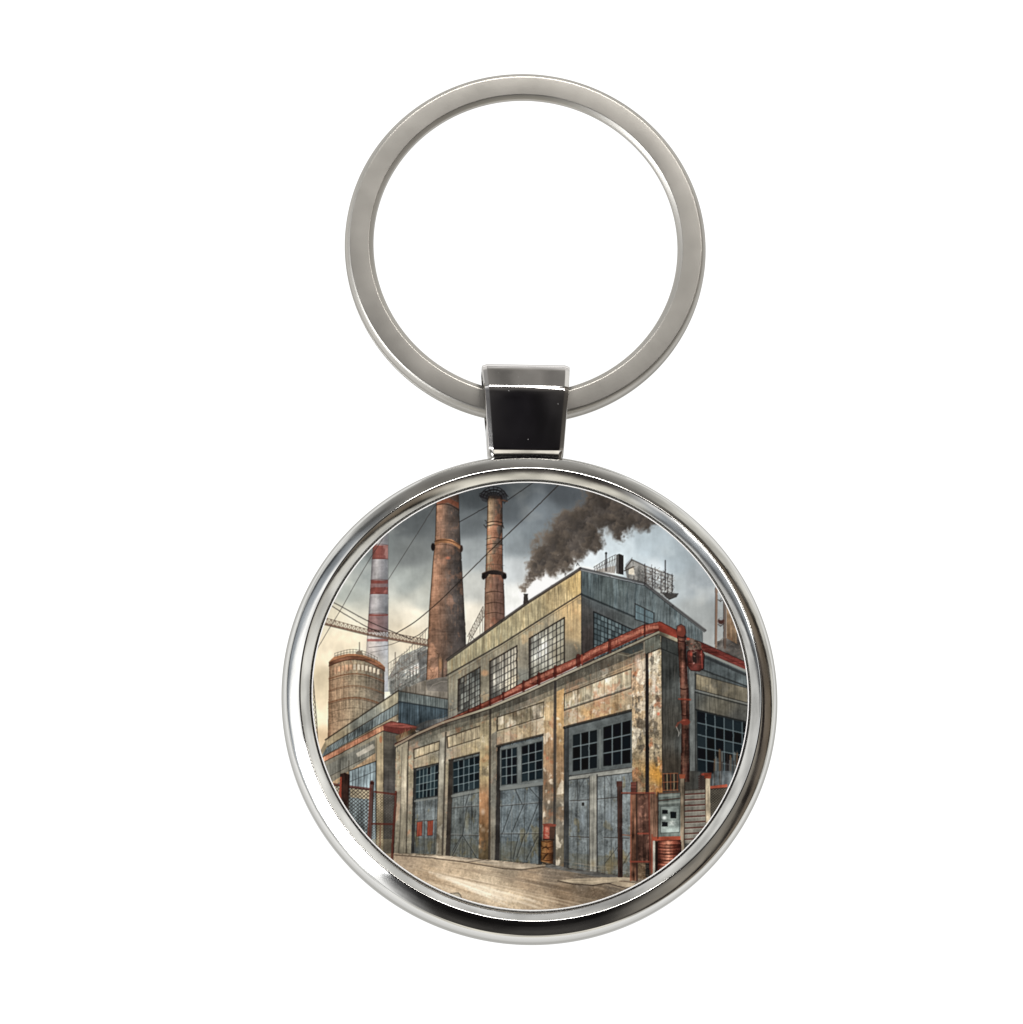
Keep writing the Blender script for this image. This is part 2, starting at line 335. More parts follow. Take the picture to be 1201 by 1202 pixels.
def paint_tank():
    L = [(386.5, 776), (386, 800), (385, 870)]; R = [(451.5, 784), (451.5, 800), (451, 870)]
    stops = [(0, 128, 96, 70), (0.08, 172, 138, 106), (0.22, 162, 134, 104), (0.5, 156, 140, 114), (0.75, 124, 114, 98), (1, 88, 82, 74)]
    top = [(386.5, 778)] + [(386.5 + 65 * i / 12, 778 + 6 * i / 12 - 8.5 * math.sin(math.pi * i / 12)) for i in range(1, 12)] + [(451.5, 784)]
    sl, m = pmask(top + [(451, 872), (384.6, 872)])
    x = GX[sl]; u = np.clip((x - 386) / 65.5, 0, 1)
    c = np.stack([np.interp(u, [s[0] for s in stops], [s[k] for s in stops]) for k in (1, 2, 3)], -1).astype(np.float32) / 255
    w = np.clip((N_patch2[sl] - 0.3) / 0.9, 0, 1) * 0.5 * np.clip((800 - GY[sl]) / 20 + 0.35, 0.2, 1)
    c = c * (1 - w[..., None]) + np.array([146, 98, 70]) / 255 * w[..., None]
    c = c * (1 + 0.07 * N_vert[sl] + 0.05 * N_mid[sl] + 0.05 * N_grain[sl] + 0.03 * N_horz[sl])[..., None]
    put(sl, m, c)
    for (y, w_, cc) in ((797, 1.6, (112, 70, 46)), (799.5, 0.7, (60, 46, 36)), (811, 1.3, (120, 82, 58)), (812.5, 0.6, (70, 54, 42)), (825, 2.2, (118, 78, 54)), (827, 0.8, (70, 52, 40)), (837, 0.7, (90, 72, 56)), (850, 0.7, (90, 78, 62))):
        arc(386, 451, y, 7.5, w_, cc, 0.75, yr=y + 3)
    for i in range(12):
        x = 392 + i * 4.6; y = 785 - 7 * math.sin(math.pi * (x - 386) / 65) + (x - 386) * 0.06
        poly([(x, y), (x + 2.8, y), (x + 2.8, y + 6), (x, y + 6.2)], (186, 172, 150) if i > 4 else (190, 146, 112), noise=0.1)
        line(x + 3.2, y - 1, x + 3.2, y + 8, 0.7, (104, 64, 44), 0.7)
    for i in range(40):
        x = 388 + i * 1.62
        line(x, 800 - 6 * math.sin(math.pi * (x - 386) / 65), x - 0.3, 862, 0.5, (86, 74, 58), 0.28)
    # rusty rim, dome roof, handrail
    rim = [(386 + 66 * i / 16, 777.5 + 6 * i / 16 - 10.5 * math.sin(math.pi * i / 16)) for i in range(17)]
    poly(rim + [(x, y + 4.2) for (x, y) in rim[::-1]], (126, 84, 62), noise=0.1, horz=0.1)
    path([(x, y + 4.4) for (x, y) in rim], 1.0, (62, 38, 28)); path(rim, 0.7, (70, 44, 32))
    dome = [(386, 777)] + [(392 + 54 * i / 12, 771 + 6 * i / 12 - 6.5 * math.sin(math.pi * i / 12)) for i in range(13)] + [(452, 783)]
    poly(dome + rim[::-1], (166, 112, 76), noise=0.1)
    for off, w_ in ((0, 0.7), (3, 0.6)):
        path([(393 + 50 * i / 14, 770 - off + 5 * i / 14 - 7 * math.sin(math.pi * i / 14)) for i in range(15)], w_, (78, 72, 62))
    for i in range(15):
        x = 393 + 50 * i / 14; y = 770 + 5 * i / 14 - 7 * math.sin(math.pi * i / 14)
        line(x, y + 2.5, x, y - 3.2, 0.6, (70, 64, 56))
    line(422, 754, 422, 764, 1.3, (92, 84, 74)); poly([(419.5, 764), (424.5, 764), (426.5, 769), (417.5, 768)], (120, 106, 88))

def stack(L, R, stops, mixes, rows, seed):
    cylinder(L, R, stops, noise=0.08, horz=0.018, vert=0.03, mixes=mixes, grain=0.02)
    r = random.Random(seed)
    ys = [p[1] for p in L]
    y = ys[0]
    while y < ys[-1]:
        xl = np.interp(y, ys, [p[0] for p in L]); xr = np.interp(y, [p[1] for p in R], [p[0] for p in R])
        arc(xl, xr, y + 1, 2.2, 0.5, (58, 42, 32), r.uniform(0.02, 0.16)); y += rows
    for k in range(260):
        y = r.uniform(ys[0], ys[-1]); xl = np.interp(y, ys, [p[0] for p in L]); xr = np.interp(y, [p[1] for p in R], [p[0] for p in R])
        x = r.uniform(xl + 1, xr - 1); line(x, y, x + r.uniform(-0.6, 0.6), y + r.uniform(1, 5), 0.6, r.choice([(70, 48, 36), (60, 46, 40), (206, 150, 108), (176, 110, 78)]), 0.28)
    path(L, 0.9, (56, 40, 30), 0.8); path(R, 0.9, (40, 34, 32), 0.8)

def paint_stacks():
    rust = [(N_patch2, 0.7, 0.8, (176, 116, 84), 0.3), (N_patch, 0.6, 0.8, (84, 70, 62), 0.4)]
    L = [(514, 560), (512.6, 585), (511, 633), (508.4, 659), (504, 715), (502, 766), (500.6, 800)]; R = [(537.5, 560), (538.5, 585), (540, 633), (541.5, 652), (544.5, 708), (546.5, 745), (548, 800)]
    stack(L, R, [(0, 120, 88, 68), (0.06, 178, 130, 100), (0.2, 172, 126, 98), (0.38, 134, 104, 86), (0.55, 100, 86, 78), (0.75, 82, 75, 72), (1, 58, 55, 54)], rust, 3.1, 1)
    poly([(516, 560), (538.5, 560), (538.5, 588), (524, 585), (514, 584)], (84, 66, 56), noise=0.1, vert=0.1, a=0.75)
    poly([(513, 585), (526, 584), (538.5, 590), (538.8, 597), (526, 590), (512.6, 592)], (120, 66, 46), noise=0.1, a=0.75)
    arc(512, 538.8, 593, 4, 1.2, (50, 34, 28), 0.85, yr=599)
    poly([(510.8, 634), (518, 632), (530, 633), (541, 640), (542.3, 646), (530, 638), (518, 637), (510, 640)], (150, 104, 70), noise=0.12)
    arc(510, 541.5, 635.5, 4, 1.2, (78, 50, 36), 0.9, yr=641); arc(510, 542, 640, 4.5, 0.7, (70, 46, 34), 0.7, yr=648)
    blob(508.4, 642, 2.8, 5.4, (34, 30, 30), 1, 0.3); blob(541.8, 644, 2.0, 4.8, (60, 46, 40), 1, 0.3)
    blob(526, 655, 4, 2.5, (206, 112, 80), 0.7, 0.8)
    for k in range(26):
        x = RND.uniform(502, 520); y = RND.uniform(764, 795); line(x, y, x + RND.uniform(-5, 5), y + RND.uniform(-7, 7), 0.7, (74, 56, 42), 0.6)
    line(519.5, 775, 519.5, 800, 2.2, (64, 54, 46), 0.8); line(515, 770, 515, 795, 0.8, (62, 50, 40), 0.8)
    blob(517, 780, 3, 10, (190, 134, 84), 0.6, 0.7)
    for k in range(8): blob(536, 760 + k * 4, 16, 6, (70, 66, 64), 0.10, 0.9)
    # slender second stack with its cage
    L = [(572.8, 582), (571.4, 639), (570.4, 667), (569.3, 701), (568.5, 748)]; R = [(589.6, 582), (589.8, 639), (590.2, 667), (592, 701), (592.6, 732)]
    stack(L, R, [(0, 110, 88, 66), (0.12, 176, 148, 114), (0.3, 158, 130, 102), (0.5, 118, 98, 82), (0.75, 84, 74, 68), (1, 60, 55, 52)],
          [(N_patch2, 0.4, 0.8, (176, 106, 76), 0.5)], 2.6, 2)
    poly([(569.9, 677), (590.8, 677), (592.8, 732), (568.5, 748)], (142, 92, 76), noise=0.1, vert=0.12, a=0.45)
    for y, w_ in ((613, 1.3), (617, 1.2), (632, 0.9), (639, 0.9), (644, 0.6), (651, 0.6), (695, 1), (708, 0.9), (720, 0.8)): arc(570.6, 590.5, y + 1, 2, w_, (56, 42, 36), 0.8)
    line(569.5, 611, 571, 612, 1, (40, 34, 32)); line(568, 616, 571, 620, 1, (40, 34, 32)); line(589, 613, 591.5, 620, 1.2, (40, 34, 32))
    poly([(565.5, 673), (572, 670), (580, 669), (590, 670.5), (594.6, 674), (594.6, 678), (590, 680), (588, 675), (574, 674), (571, 679), (566.5, 679)], (52, 44, 42), noise=0.1)
    arc(566, 594, 673, 4, 1, (104, 84, 70), 0.8); blob(567.6, 677, 2.6, 4, (32, 28, 28), 1, 0.3); blob(592.5, 676.5, 2.8, 4, (32, 28, 28), 1, 0.3)
    for k in range(8): line(572 + k * 2.5, 663, 572 + k * 2.5, 671, 0.5, (70, 60, 52), 0.7)
    arc(570, 592, 664, 1.5, 0.6, (70, 60, 52), 0.7)
    poly([(563, 581), (571, 577), (592, 578), (596, 586), (592, 592), (588.5, 586), (574, 585), (571.5, 590), (566, 588)], (40, 36, 38), noise=0.15, a=0.45); path([(563, 580), (567, 577.5), (580, 575), (592, 577), (596.5, 583)], 1.2, (30, 28, 30))
    for (r1, r2) in ((15, 12.5), (12.5, 9.5), (9, 6)):
        path([(579.5 + r1 * math.cos(t), 584 - r2 * math.sin(t)) for t in [math.pi * k / 14 for k in range(15)]], 1.2, (34, 31, 34))
    for t in (0.35, 0.8, 1.2, 1.57, 2.0, 2.4, 2.85):
        line(579.5 + 5 * math.cos(t), 584 - 4 * math.sin(t), 579.5 + 14 * math.cos(t), 584 - 12.5 * math.sin(t), 1.0, (32, 30, 32))
    line(563, 582, 572, 586, 1.5, (34, 31, 34)); line(590, 587, 595.5, 588.5, 1.6, (110, 70, 48)); blob(580, 582, 6, 3, (44, 38, 38), 0.6, 0.5)
    # trestle between the stacks
    truss((549, 747), (567, 712), (552, 752), (569, 722), 9, 0.6, (74, 66, 58))
    line(566.5, 716, 566.5, 742, 0.8, (90, 82, 74)); line(563.5, 724, 563.5, 745, 0.7, (90, 82, 74))
    path([(549, 757), (552, 745), (558, 752), (566, 744)], 0.9, (70, 62, 54))

def paint_wires():
    c = (58, 52, 50)
    curve([(368, 770), (384, 742), (401, 714), (420, 680), (438, 650), (456, 622)], 0.8, c, 0.8)
    path([(456, 680), (511, 593)], 0.8, c, 0.8)
    truss((379, 724.5), (432, 739), (379, 732), (432, 744.5), 11, 0.8, (84, 62, 50)); truss((432, 737.5), (502, 751), (432, 744.5), (502, 757.5), 17, 0.8, (78, 58, 48))
    path([(379, 731.5), (432, 744.5), (502, 757.5)], 2.2, (112, 80, 64), 0.9); path([(379, 733), (432, 746), (502, 759)], 0.8, (50, 38, 32), 0.9)
    curve([(388, 706), (397, 710), (430, 728), (455, 739), (484, 751)], 1.1, (44, 38, 36)); curve([(386, 709), (408, 723), (431, 736), (446, 742)], 1.1, (44, 38, 36))
    curve([(466, 743), (487, 730), (510, 711), (530, 692), (572, 650), (622, 602.5), (656, 569)], 1.2, (48, 40, 36))
    path([(539, 613), (573, 594)], 1.1, (44, 40, 40)); path([(594, 588.5), (628, 565)], 1.1, (44, 40, 40))
    curve([(433, 760), (455, 757.5), (470, 752.5)], 0.7, c, 0.8); curve([(484, 749), (492, 745), (502, 737)], 1.0, c, 0.9); path([(435, 766), (455, 762)], 0.6, c, 0.6)

def paint_mid_buildings():
    # roof plant between the stack foot and the upper hall
    poly([(474, 809), (500, 798), (527, 795), (527, 824), (470, 813)], (126, 118, 106), noise=0.1, vert=0.08)
    poly([(500, 800), (512, 796), (527, 794), (527, 812), (502, 811)], (112, 106, 98), noise=0.1)
    path([(502, 812), (508, 804), (518, 800), (527, 800)], 0.8, (150, 142, 128), 0.8); path([(488, 806), (488, 816)], 1, (90, 82, 70)); path([(499, 800), (499, 818)], 1, (90, 82, 70))
    # upper storey
    poly([(383, 868), (467.8, 810.5), (467.8, 845), (370, 893)], (158, 146, 118), noise=0.06, vert=0.08, pts_field=[(390, 870, 150, 134, 104), (466, 816, 170, 160, 132), (430, 845, 130, 132, 122)])
    Q = [(384, 877), (467.5, 824.5), (467.5, 838), (376, 890)]
    poly(Q, (112, 122, 122), noise=0.1, vert=0.14); boards(Q, 26, 0.6, (54, 58, 58), 0.7)
    poly([(374, 891), (467.5, 838), (467.5, 846), (373, 896)], (160, 144, 118), noise=0.1, vert=0.08)
    Qw = [(383, 868), (467.8, 810.5), (467.8, 824), (384, 877)]; boards(Qw, 20, 0.4, (96, 84, 64), 0.4)
    line(382, 868.5, 468, 810.5, 1.8, (50, 44, 38)); line(384, 877, 468, 824.5, 1.3, (60, 52, 44)); line(374, 891, 468, 838, 1.0, (62, 54, 46))
    Q = [(467.8, 811), (527, 821), (527, 846), (467.8, 853)]
    poly([(467.8, 811), (527, 821), (527, 862), (467.8, 855)], (70, 84, 92), noise=0.08, vert=0.12)
    poly([(467.8, 811), (527, 821), (527, 833), (467.8, 823.5)], (104, 112, 110), noise=0.08, vert=0.1)
    boards([(467.8, 811), (527, 821), (527, 862), (467.8, 850)], 22, 0.6, (42, 50, 54), 0.7)
    line(467.8, 811, 527, 821, 1.6, (66, 58, 50)); line(467.8, 823.5, 527, 833, 1.8, (44, 50, 54)); line(467.8, 811, 467.8, 848, 1.0, (52, 54, 54))
    # rusty ledge and the wall under it
    poly([(370, 899), (450, 857), (450, 1006), (370, 1006)], (130, 122, 104), noise=0.07, vert=0.08,
         pts_field=[(385, 905, 118, 112, 98), (440, 872, 142, 132, 110), (420, 890, 126, 122, 108), (440, 940, 140, 130, 110), (400, 950, 128, 128, 118), (446, 985, 116, 106, 88)])
    Q = [(372, 905), (440, 868), (440, 884), (372, 919)]; poly(Q, (112, 112, 104), noise=0.08, vert=0.1, a=0.7); boards(Q, 22, 0.5, (60, 58, 54), 0.6); path([Q[3], Q[2]], 0.8, INK, 0.6)
    poly([(380, 925), (441, 884), (441, 893.5), (382, 928)], (172, 142, 108), noise=0.1, vert=0.06); boards([(382, 918), (441, 884), (441, 893), (382, 928)], 16, 0.6, (92, 74, 54), 0.6)
    poly([(418, 884.5), (438, 873), (440, 878), (420, 889)], (172, 164, 148), noise=0.1, a=0.8)
    Q = [(410, 905), (441.5, 893.5), (441.5, 1000), (410, 1000)]; poly(Q, (122, 136, 140), noise=0.1, vert=0.16); boards(Q, 9, 0.7, (60, 68, 72), 0.7)
    path([(410, 918), (441, 905)], 1.0, (70, 76, 78)); path([(410, 905), (441.5, 893.5), (441.5, 1000)], 1.3, (48, 46, 42)); line(409.6, 893, 409.6, 990, 1.4, (78, 72, 62))
    poly([(378, 935), (409, 912), (409, 930), (380, 940)], (134, 142, 140), noise=0.1, vert=0.1); boards([(378, 930), (409, 912), (409, 925), (380, 938)], 8, 0.6, (66, 72, 74), 0.6)
    L = [(370, 893.5), (450.6, 850.5), (450.6, 857.5), (370, 900)]; poly(L, (176, 116, 86), noise=0.12, vert=0.06, mixes=[(N_patch2, 0.3, 0.8, (200, 150, 112), 0.6)]); boards(L, 26, 0.5, (96, 58, 42), 0.5)
    path([(370, 893.5), (450.6, 850.5)], 0.9, (74, 50, 40)); path([(370, 900), (450.6, 857.5)], 1.1, (56, 42, 34))
    poly([(442, 863), (450.3, 859), (450.3, 1006), (442, 1006)], (156, 140, 110), noise=0.08, vert=0.06); path([(442, 866), (442, 1004)], 0.8, INK, 0.6); blob(447, 868, 2, 5, (170, 104, 66), 0.7)
    poly([(450.3, 858), (474, 862), (474, 1004), (450.3, 1006)], (84, 80, 74), noise=0.08, vert=0.05, pts_field=[(455, 870, 96, 90, 80), (470, 880, 62, 60, 56), (460, 940, 88, 84, 80), (470, 990, 84, 80, 76)])
    for k in range(34): line(450.5, 864 + k * 4.2, 474, 866 + k * 4.05, 0.4, (54, 52, 50), 0.45)
    for k in range(7): line(453 + k * 3, 864, 453 + k * 3, 1000, 0.4, (56, 54, 52), 0.35)
    line(450.3, 858, 450.3, 1006, 1.0, (46, 42, 38), 0.8)
    poly([(449.4, 851), (459, 846.5), (478, 850), (492, 853.5), (476, 863.5), (450.6, 857.8)], (142, 74, 64), noise=0.1, horz=0.1)
    poly([(450.5, 852), (480, 855.5), (474, 862.5), (450.6, 857.5)], (112, 54, 48), noise=0.1); path([(449.4, 851), (459, 846.5), (478, 850), (492, 853.5)], 0.9, (64, 40, 36)); path([(450, 858), (474, 863)], 1.0, (42, 34, 32))
    poly([(464, 864), (486, 855), (489, 860), (466, 873)], (104, 88, 66), noise=0.2); 
    for k in range(16):
        x = RND.uniform(466, 488); line(x, 868 - (x - 466) * 0.5, x + RND.uniform(-3, 3), 860 - (x - 466) * 0.4, 0.8, RND.choice([(60, 48, 38), (150, 110, 72), (120, 70, 50)]), 0.7)

def paint_hall():
    # roof clutter
    r = random.Random(21)
    path([(697, 666), (711, 657), (723, 651)], 0.8, (70, 64, 60)); path([(700, 668), (712, 661), (723, 656)], 0.7, (84, 78, 72))
    for k in range(9):
        x = 698 + k * 3; line(x, 671, x, 665 - k * 1.6, 0.7, (72, 66, 62)); line(x, 670, x + 3, 664 - k * 1.6, 0.6, (80, 72, 66))
    poly([(700, 669), (722, 664), (722, 673), (700, 671)], (120, 112, 104), noise=0.2, a=0.8)
    line(711.5, 650, 711.5, 670, 2.0, (52, 48, 48)); blob(711.5, 649.5, 1.6, 1.8, (44, 40, 40), 1)
    poly([(723.5, 651.5), (727, 650), (732, 652), (732, 675), (723.5, 673)], (50, 46, 46), vert=0.1); poly([(723.5, 651.5), (726.5, 651), (726.5, 674), (723.5, 673)], (92, 90, 88)); 
    poly([(734, 668), (742, 657), (759, 665), (759, 686), (736, 678)], (112, 108, 102), noise=0.15, vert=0.15, a=0.8); poly([(738, 668), (744, 664), (745, 675), (738, 674)], (206, 196, 176)); path([(734, 667), (742, 657), (759, 665), (790, 676)], 1.6, (62, 56, 52)); path([(733, 670), (744, 665)], 1.6, (60, 54, 50))
    for k in range(46):
        x = r.uniform(742, 759); y = r.uniform(662, 680); line(x, y + (x - 742) * 0.3, x + r.uniform(-4, 4), y + r.uniform(-4, 4) + (x - 742) * 0.3, 0.7, r.choice([(52, 46, 44), (150, 146, 138), (76, 68, 62), (190, 190, 186)]), 0.6)
    for k in range(8): line(735 + k, 665 - k * 1.2 + 1, 735 + k, 662 - k * 1.1, 0.6, (70, 64, 60))
    poly([(757, 664), (772, 668), (790, 676), (790, 695), (780, 700), (757, 686)], (140, 138, 132), noise=0.2, a=0.4)
    blob(773, 679, 6, 5, (196, 204, 206), 0.8, 0.5)
    for k in range(150):
        x = r.uniform(757, 789); y0 = 664 + (x - 757) * 0.36; y1 = 686 + (x - 757) * 0.5; y = r.uniform(y0, y1)
        line(x, y, x + r.uniform(-4, 4), y + r.uniform(-5, 5), 0.7, r.choice([(56, 48, 46), (82, 72, 66), (44, 40, 40), (140, 130, 120)]), 0.75)
    for x, y in ((757, 662), (766, 668), (769, 666), (776, 672), (784, 673), (789, 676)): line(x, y, x, y + 24, 1.1, (54, 48, 48))
    for k in range(5): line(757, 668 + k * 4, 789, 680 + k * 4, 0.8, (66, 58, 54), 0.7)
    line(781, 658, 781, 692, 1.6, (50, 46, 48)); line(789, 674, 789.5, 694, 1.2, (60, 54, 52))
    poly([(777, 696), (795, 697.5), (794, 700), (786, 704), (782, 702)], (70, 68, 66)); path([(777, 695.5), (796, 697), (794, 700.5), (785, 704)], 1.1, (52, 50, 50)); 
    path([(677, 664), (678, 661), (680, 664)], 1, (52, 48, 44)); line(663.5, 676, 663.5, 673, 1, (60, 54, 50))
    # smoking vent
    poly([(615, 697.5), (619.5, 697.5), (620.6, 711), (614, 714)], (66, 60, 56), vert=0.1); line(615, 697.5, 619.6, 697.5, 1.2, (40, 36, 36))
    # long lit side
    W = [(524.8, 774), (589, 728.5), (620, 706.5), (682, 667), (682.8, 780), (526, 850)]
    poly(W, (152, 140, 112), noise=0.05, vert=0.04, pts_field=[(532, 800, 142, 136, 116), (532, 835, 126, 123, 110), (569, 800, 140, 132, 112), (613, 775, 146, 138, 120), (613, 795, 128, 128, 118), (640, 735, 164, 153, 126),
         (672, 715, 208, 174, 120), (675, 740, 176, 150, 108), (668, 765, 110, 104, 90), (600, 740, 160, 150, 120), (590, 815, 122, 120, 110)], mixes=[(N_patch2, 0.9, 0.7, (204, 160, 108), 0.35), (N_patch, 1.0, 0.6, (96, 92, 84), 0.4)])
    blob(569, 790, 6, 5, (200, 146, 100), 0.7, 0.6)
    Q = [(525, 777), (682, 669.5), (682.3, 696), (525, 792)]
    poly([(525, 777), (589, 731), (620, 709), (682, 670), (682.3, 696), (630, 729), (589, 755), (525, 792)], (178, 160, 118), noise=0.05, vert=0.11,
         pts_field=[(530, 785, 150, 142, 114), (580, 750, 164, 155, 122), (620, 718, 178, 164, 126), (655, 700, 184, 162, 118), (678, 685, 206, 174, 112)], mixes=[(N_vert2, 0.8, 0.8, (216, 192, 140), 0.5), (N_vert, 1.1, 0.6, (110, 92, 62), 0.5)])
    boards(Q, 46, 0.55, (92, 78, 52), 0.5, jitter=0.3, seed=3)
    path([(524.6, 774.5), (589, 728.5), (620, 706.5), (681.5, 667)], 3.0, (60, 54, 52), 0.95); path([(525, 776.5), (589, 730.5), (620, 708.5), (681.5, 669)], 1.0, (34, 30, 30), 0.8)
    path([(524, 793), (589, 756), (630, 730), (682.5, 697)], 2.0, (56, 50, 46), 0.95); path([(527, 796), (589, 759), (630, 733), (682.5, 700)], 1.2, (96, 86, 68), 0.5)
    line(526, 793, 526, 852, 0.9, INK, 0.7)
    W1 = [(538, 797.8), (563.6, 783), (563.6, 828), (537.4, 842)]; W2 = [(575, 776.5), (606.8, 758), (606.8, 808), (575, 824)]; W3 = [(621.4, 749.6), (662.5, 725), (662.5, 781), (621.4, 800)]
    window(W1, 8, 7, (118, 120, 112), (52, 52, 50), 0.75, (44, 38, 34), 1.6, 0.4, 1, pf=[(545, 800, 120, 120, 112), (555, 820, 138, 138, 128), (560, 790, 100, 104, 100)])
    window(W2, 9, 6, (186, 180, 162), (48, 46, 44), 0.85, (44, 38, 34), 1.8, 0.3, 2, pf=[(580, 785, 150, 146, 134), (586, 795, 226, 218, 200), (600, 780, 190, 180, 160), (602, 800, 210, 196, 166), (579, 818, 110, 110, 104)])
    window(W3, 9, 7, (190, 186, 170), (46, 46, 46), 0.85, (40, 36, 34), 1.8, 0.3, 3, pf=[(626, 758, 150, 150, 140), (634, 765, 238, 236, 222), (640, 760, 244, 238, 216), (655, 740, 156, 150, 130), (655, 765, 150, 140, 116), (630, 790, 150, 146, 130)])
    for W_ in (W1, W2, W3):
        for u in (0.27, 0.52, 0.78): line(*quadpt(W_, u, 0), *quadpt(W_, u, 1), 1.3, (46, 42, 40), 0.85)
        line(W_[0][0] + 1.4, W_[0][1], W_[3][0] + 1.4, W_[3][1], 2.6, (50, 44, 40), 0.8)
    r = random.Random(77)
    for k in range(170):
        x = r.uniform(528, 680); y = float(np.interp(x, [525, 589, 630, 682], [794, 757, 731, 698])) + r.uniform(1, 4)
        line(x, y, x + r.uniform(-0.4, 0.4), y + r.uniform(4, 22), r.uniform(0.5, 1.4), r.choice([(84, 78, 64), (96, 86, 66), (132, 96, 66), (70, 68, 62)]), r.uniform(0.08, 0.3))
    for k in range(200):
        x = r.uniform(528, 681); y = float(np.interp(x, [525, 589, 620, 682], [777, 731, 709, 670])) + r.uniform(1, 4)
        line(x, y, x, y + r.uniform(5, 18), r.uniform(0.5, 1.2), r.choice([(96, 84, 56), (120, 96, 60), (214, 196, 150), (84, 78, 62)]), r.uniform(0.1, 0.3))
    # gable end
    G = [(682, 670), (757, 687), (790, 713), (824.5, 741), (824.5, 775), (682.6, 780)]
    poly(G, (84, 98, 102), noise=0.06, vert=0.10, pts_field=[(690, 682, 80, 90, 92), (720, 690, 88, 98, 98), (760, 700, 98, 108, 110), (790, 730, 102, 112, 114), (815, 748, 108, 118, 120), (740, 720, 94, 104, 106), (770, 745, 88, 98, 100)],
         mixes=[(N_vert2, 0.5, 0.9, (118, 134, 138), 0.55), (N_vert, 0.9, 0.8, (48, 58, 62), 0.6)])
    boards([(682, 670), (824.5, 741), (824.5, 775), (682.6, 775)], 34, 0.55, (44, 54, 58), 0.55, jitter=0.3, seed=9)
    poly([(682.4, 699), (748, 727), (775, 745), (775, 760), (683, 790)], (76, 80, 80), noise=0.07, vert=0.05, pts_field=[(688, 720, 72, 70, 68), (690, 750, 66, 60, 58), (740, 732, 86, 92, 92), (700, 708, 82, 88, 90)])
    path([(682.2, 697.5), (748, 725.5), (776, 742)], 2.2, (40, 44, 46)); path([(682.2, 700), (748, 728.5)], 0.8, (104, 112, 112), 0.5)
    W4 = [(697, 718), (743, 739), (743, 760), (697, 765)]
    window([(697, 718), (747, 741), (747, 790), (697, 775)], 12, 9, (92, 108, 112), (34, 38, 40), 0.8, (32, 34, 36), 1.6, 0.35, 4)
    for u in (0.33, 0.66): line(697 + 50 * u, 718 + 23 * u, 697 + 50 * u, 778, 1.4, (34, 38, 40))
    Q = [(745.5, 708.5), (767.5, 719.5), (767.5, 734), (745.5, 727)]; poly(Q, (88, 106, 112), noise=0.05, vert=0.1); path(Q, 1.4, (44, 42, 42), closed=True); line(757, 714.5, 757, 730, 1.6, (50, 48, 48)); line(746, 718, 767, 727, 0.9, (56, 60, 62))
    path([(681, 667), (757, 684.8), (790, 711), (828, 740)], 3.0, (62, 60, 60), 0.97); path([(682, 669.5), (757, 687.3), (790, 713.5), (827, 742)], 1.0, (34, 34, 36), 0.85); path([(758, 683.5), (790, 709.5), (827, 738.5)], 0.8, (124, 126, 126), 0.6)
    line(824.8, 742, 824.8, 760, 0.9, (60, 66, 70)); line(682.5, 670, 682.8, 780, 1.0, (52, 50, 48), 0.8)
    # tower at the far right
    poly([(853, 700), (866, 700), (876, 790), (853, 775)], (130, 106, 82), noise=0.1, vert=0.12, mixes=[(N_patch2, 0.4, 0.8, (110, 72, 50), 0.6)])
    poly([(864, 700), (880, 700), (880, 800), (866, 790)], (92, 84, 78), noise=0.15)
    poly([(842, 753), (853, 749), (876, 762), (876, 782), (842, 768)], (88, 84, 80), noise=0.2)
    line(841.5, 684, 840.5, 760, 2.6, (124, 88, 66)); line(839.8, 690, 839.2, 756, 0.7, (60, 44, 38)); line(851, 690, 851, 760, 3.2, (96, 76, 64)); line(849.3, 700, 849.3, 758, 0.8, (46, 38, 36))
    for y in (704, 733): path([(843, y), (846, y + 2), (850, y - 1)], 1.2, (60, 54, 52)); 
    blob(846.5, 729, 4.5, 4.5, (78, 52, 46), 1, 0.3); blob(846.5, 726.5, 3.2, 2.0, (150, 158, 160), 0.9, 0.5); path([(842, 755), (850, 748)], 1.0, (120, 112, 102)); path([(845, 705), (849, 699)], 1.0, (70, 62, 58))
    for k in range(30):
        x = RND.uniform(842, 874); y = RND.uniform(754, 776); line(x, y, x + RND.uniform(-4, 4), y + RND.uniform(-3, 3), 0.7, RND.choice([(54, 50, 48), (140, 132, 122), (110, 80, 64)]), 0.6)

CORN = [(464.7, 876), (490, 862), (520, 849), (576, 831), (620, 812.5), (660, 794), (720, 767.5), (774, 742.5)]
BASE = [(463, 1001.5), (530, 1005), (580, 1010.5), (616, 1013), (662, 1018.5), (700, 1023.5), (730, 1028.5), (785, 1036)]
def corn(x): return float(np.interp(x, [p[0] for p in CORN], [p[1] for p in CORN]))
def base(x): return float(np.interp(x, [p[0] for p in BASE], [p[1] for p in BASE]))

RUST = [(N_patch, 0.5, 1.0, (176, 130, 90), 0.42), (N_patch2, 0.55, 0.7, (224, 212, 190), 0.6), (fbm(9, 12, 4, 31, 0.8), 1.0, 0.5, (182, 104, 66), 0.38), (fbm(12, 20, 4, 33, 0.8), 1.0, 0.7, (92, 84, 72), 0.4)]
LIGHTRUST = [(N_patch, 0.6, 0.9, (180, 124, 78), 0.4), (N_patch2, 0.9, 0.7, (214, 200, 172), 0.5), (fbm(12, 20, 4, 34, 0.8), 0.9, 0.7, (86, 80, 70), 0.5)]

def panel(Q, n, mixes, dark=0.6, inner=None):
    poly(Q, (176, 160, 128), noise=0.08, vert=0.10, pts_field=inner, mixes=mixes)
    shade_quad(Q, n, 0.14, seed=int(Q[0][0])); boards(Q, n, 0.8, (84, 72, 54), 0.75)
    path([Q[3], Q[0], Q[1]], 1.6, (58, 50, 42), 0.9); path([Q[1], Q[2]], 0.9, (58, 50, 42), 0.8); path([Q[3], Q[2]], 1.4, (72, 64, 52), 0.9)
    path([(Q[3][0], Q[3][1] + 1.6), (Q[2][0], Q[2][1] + 1.6)], 0.8, (190, 180, 156), 0.5)

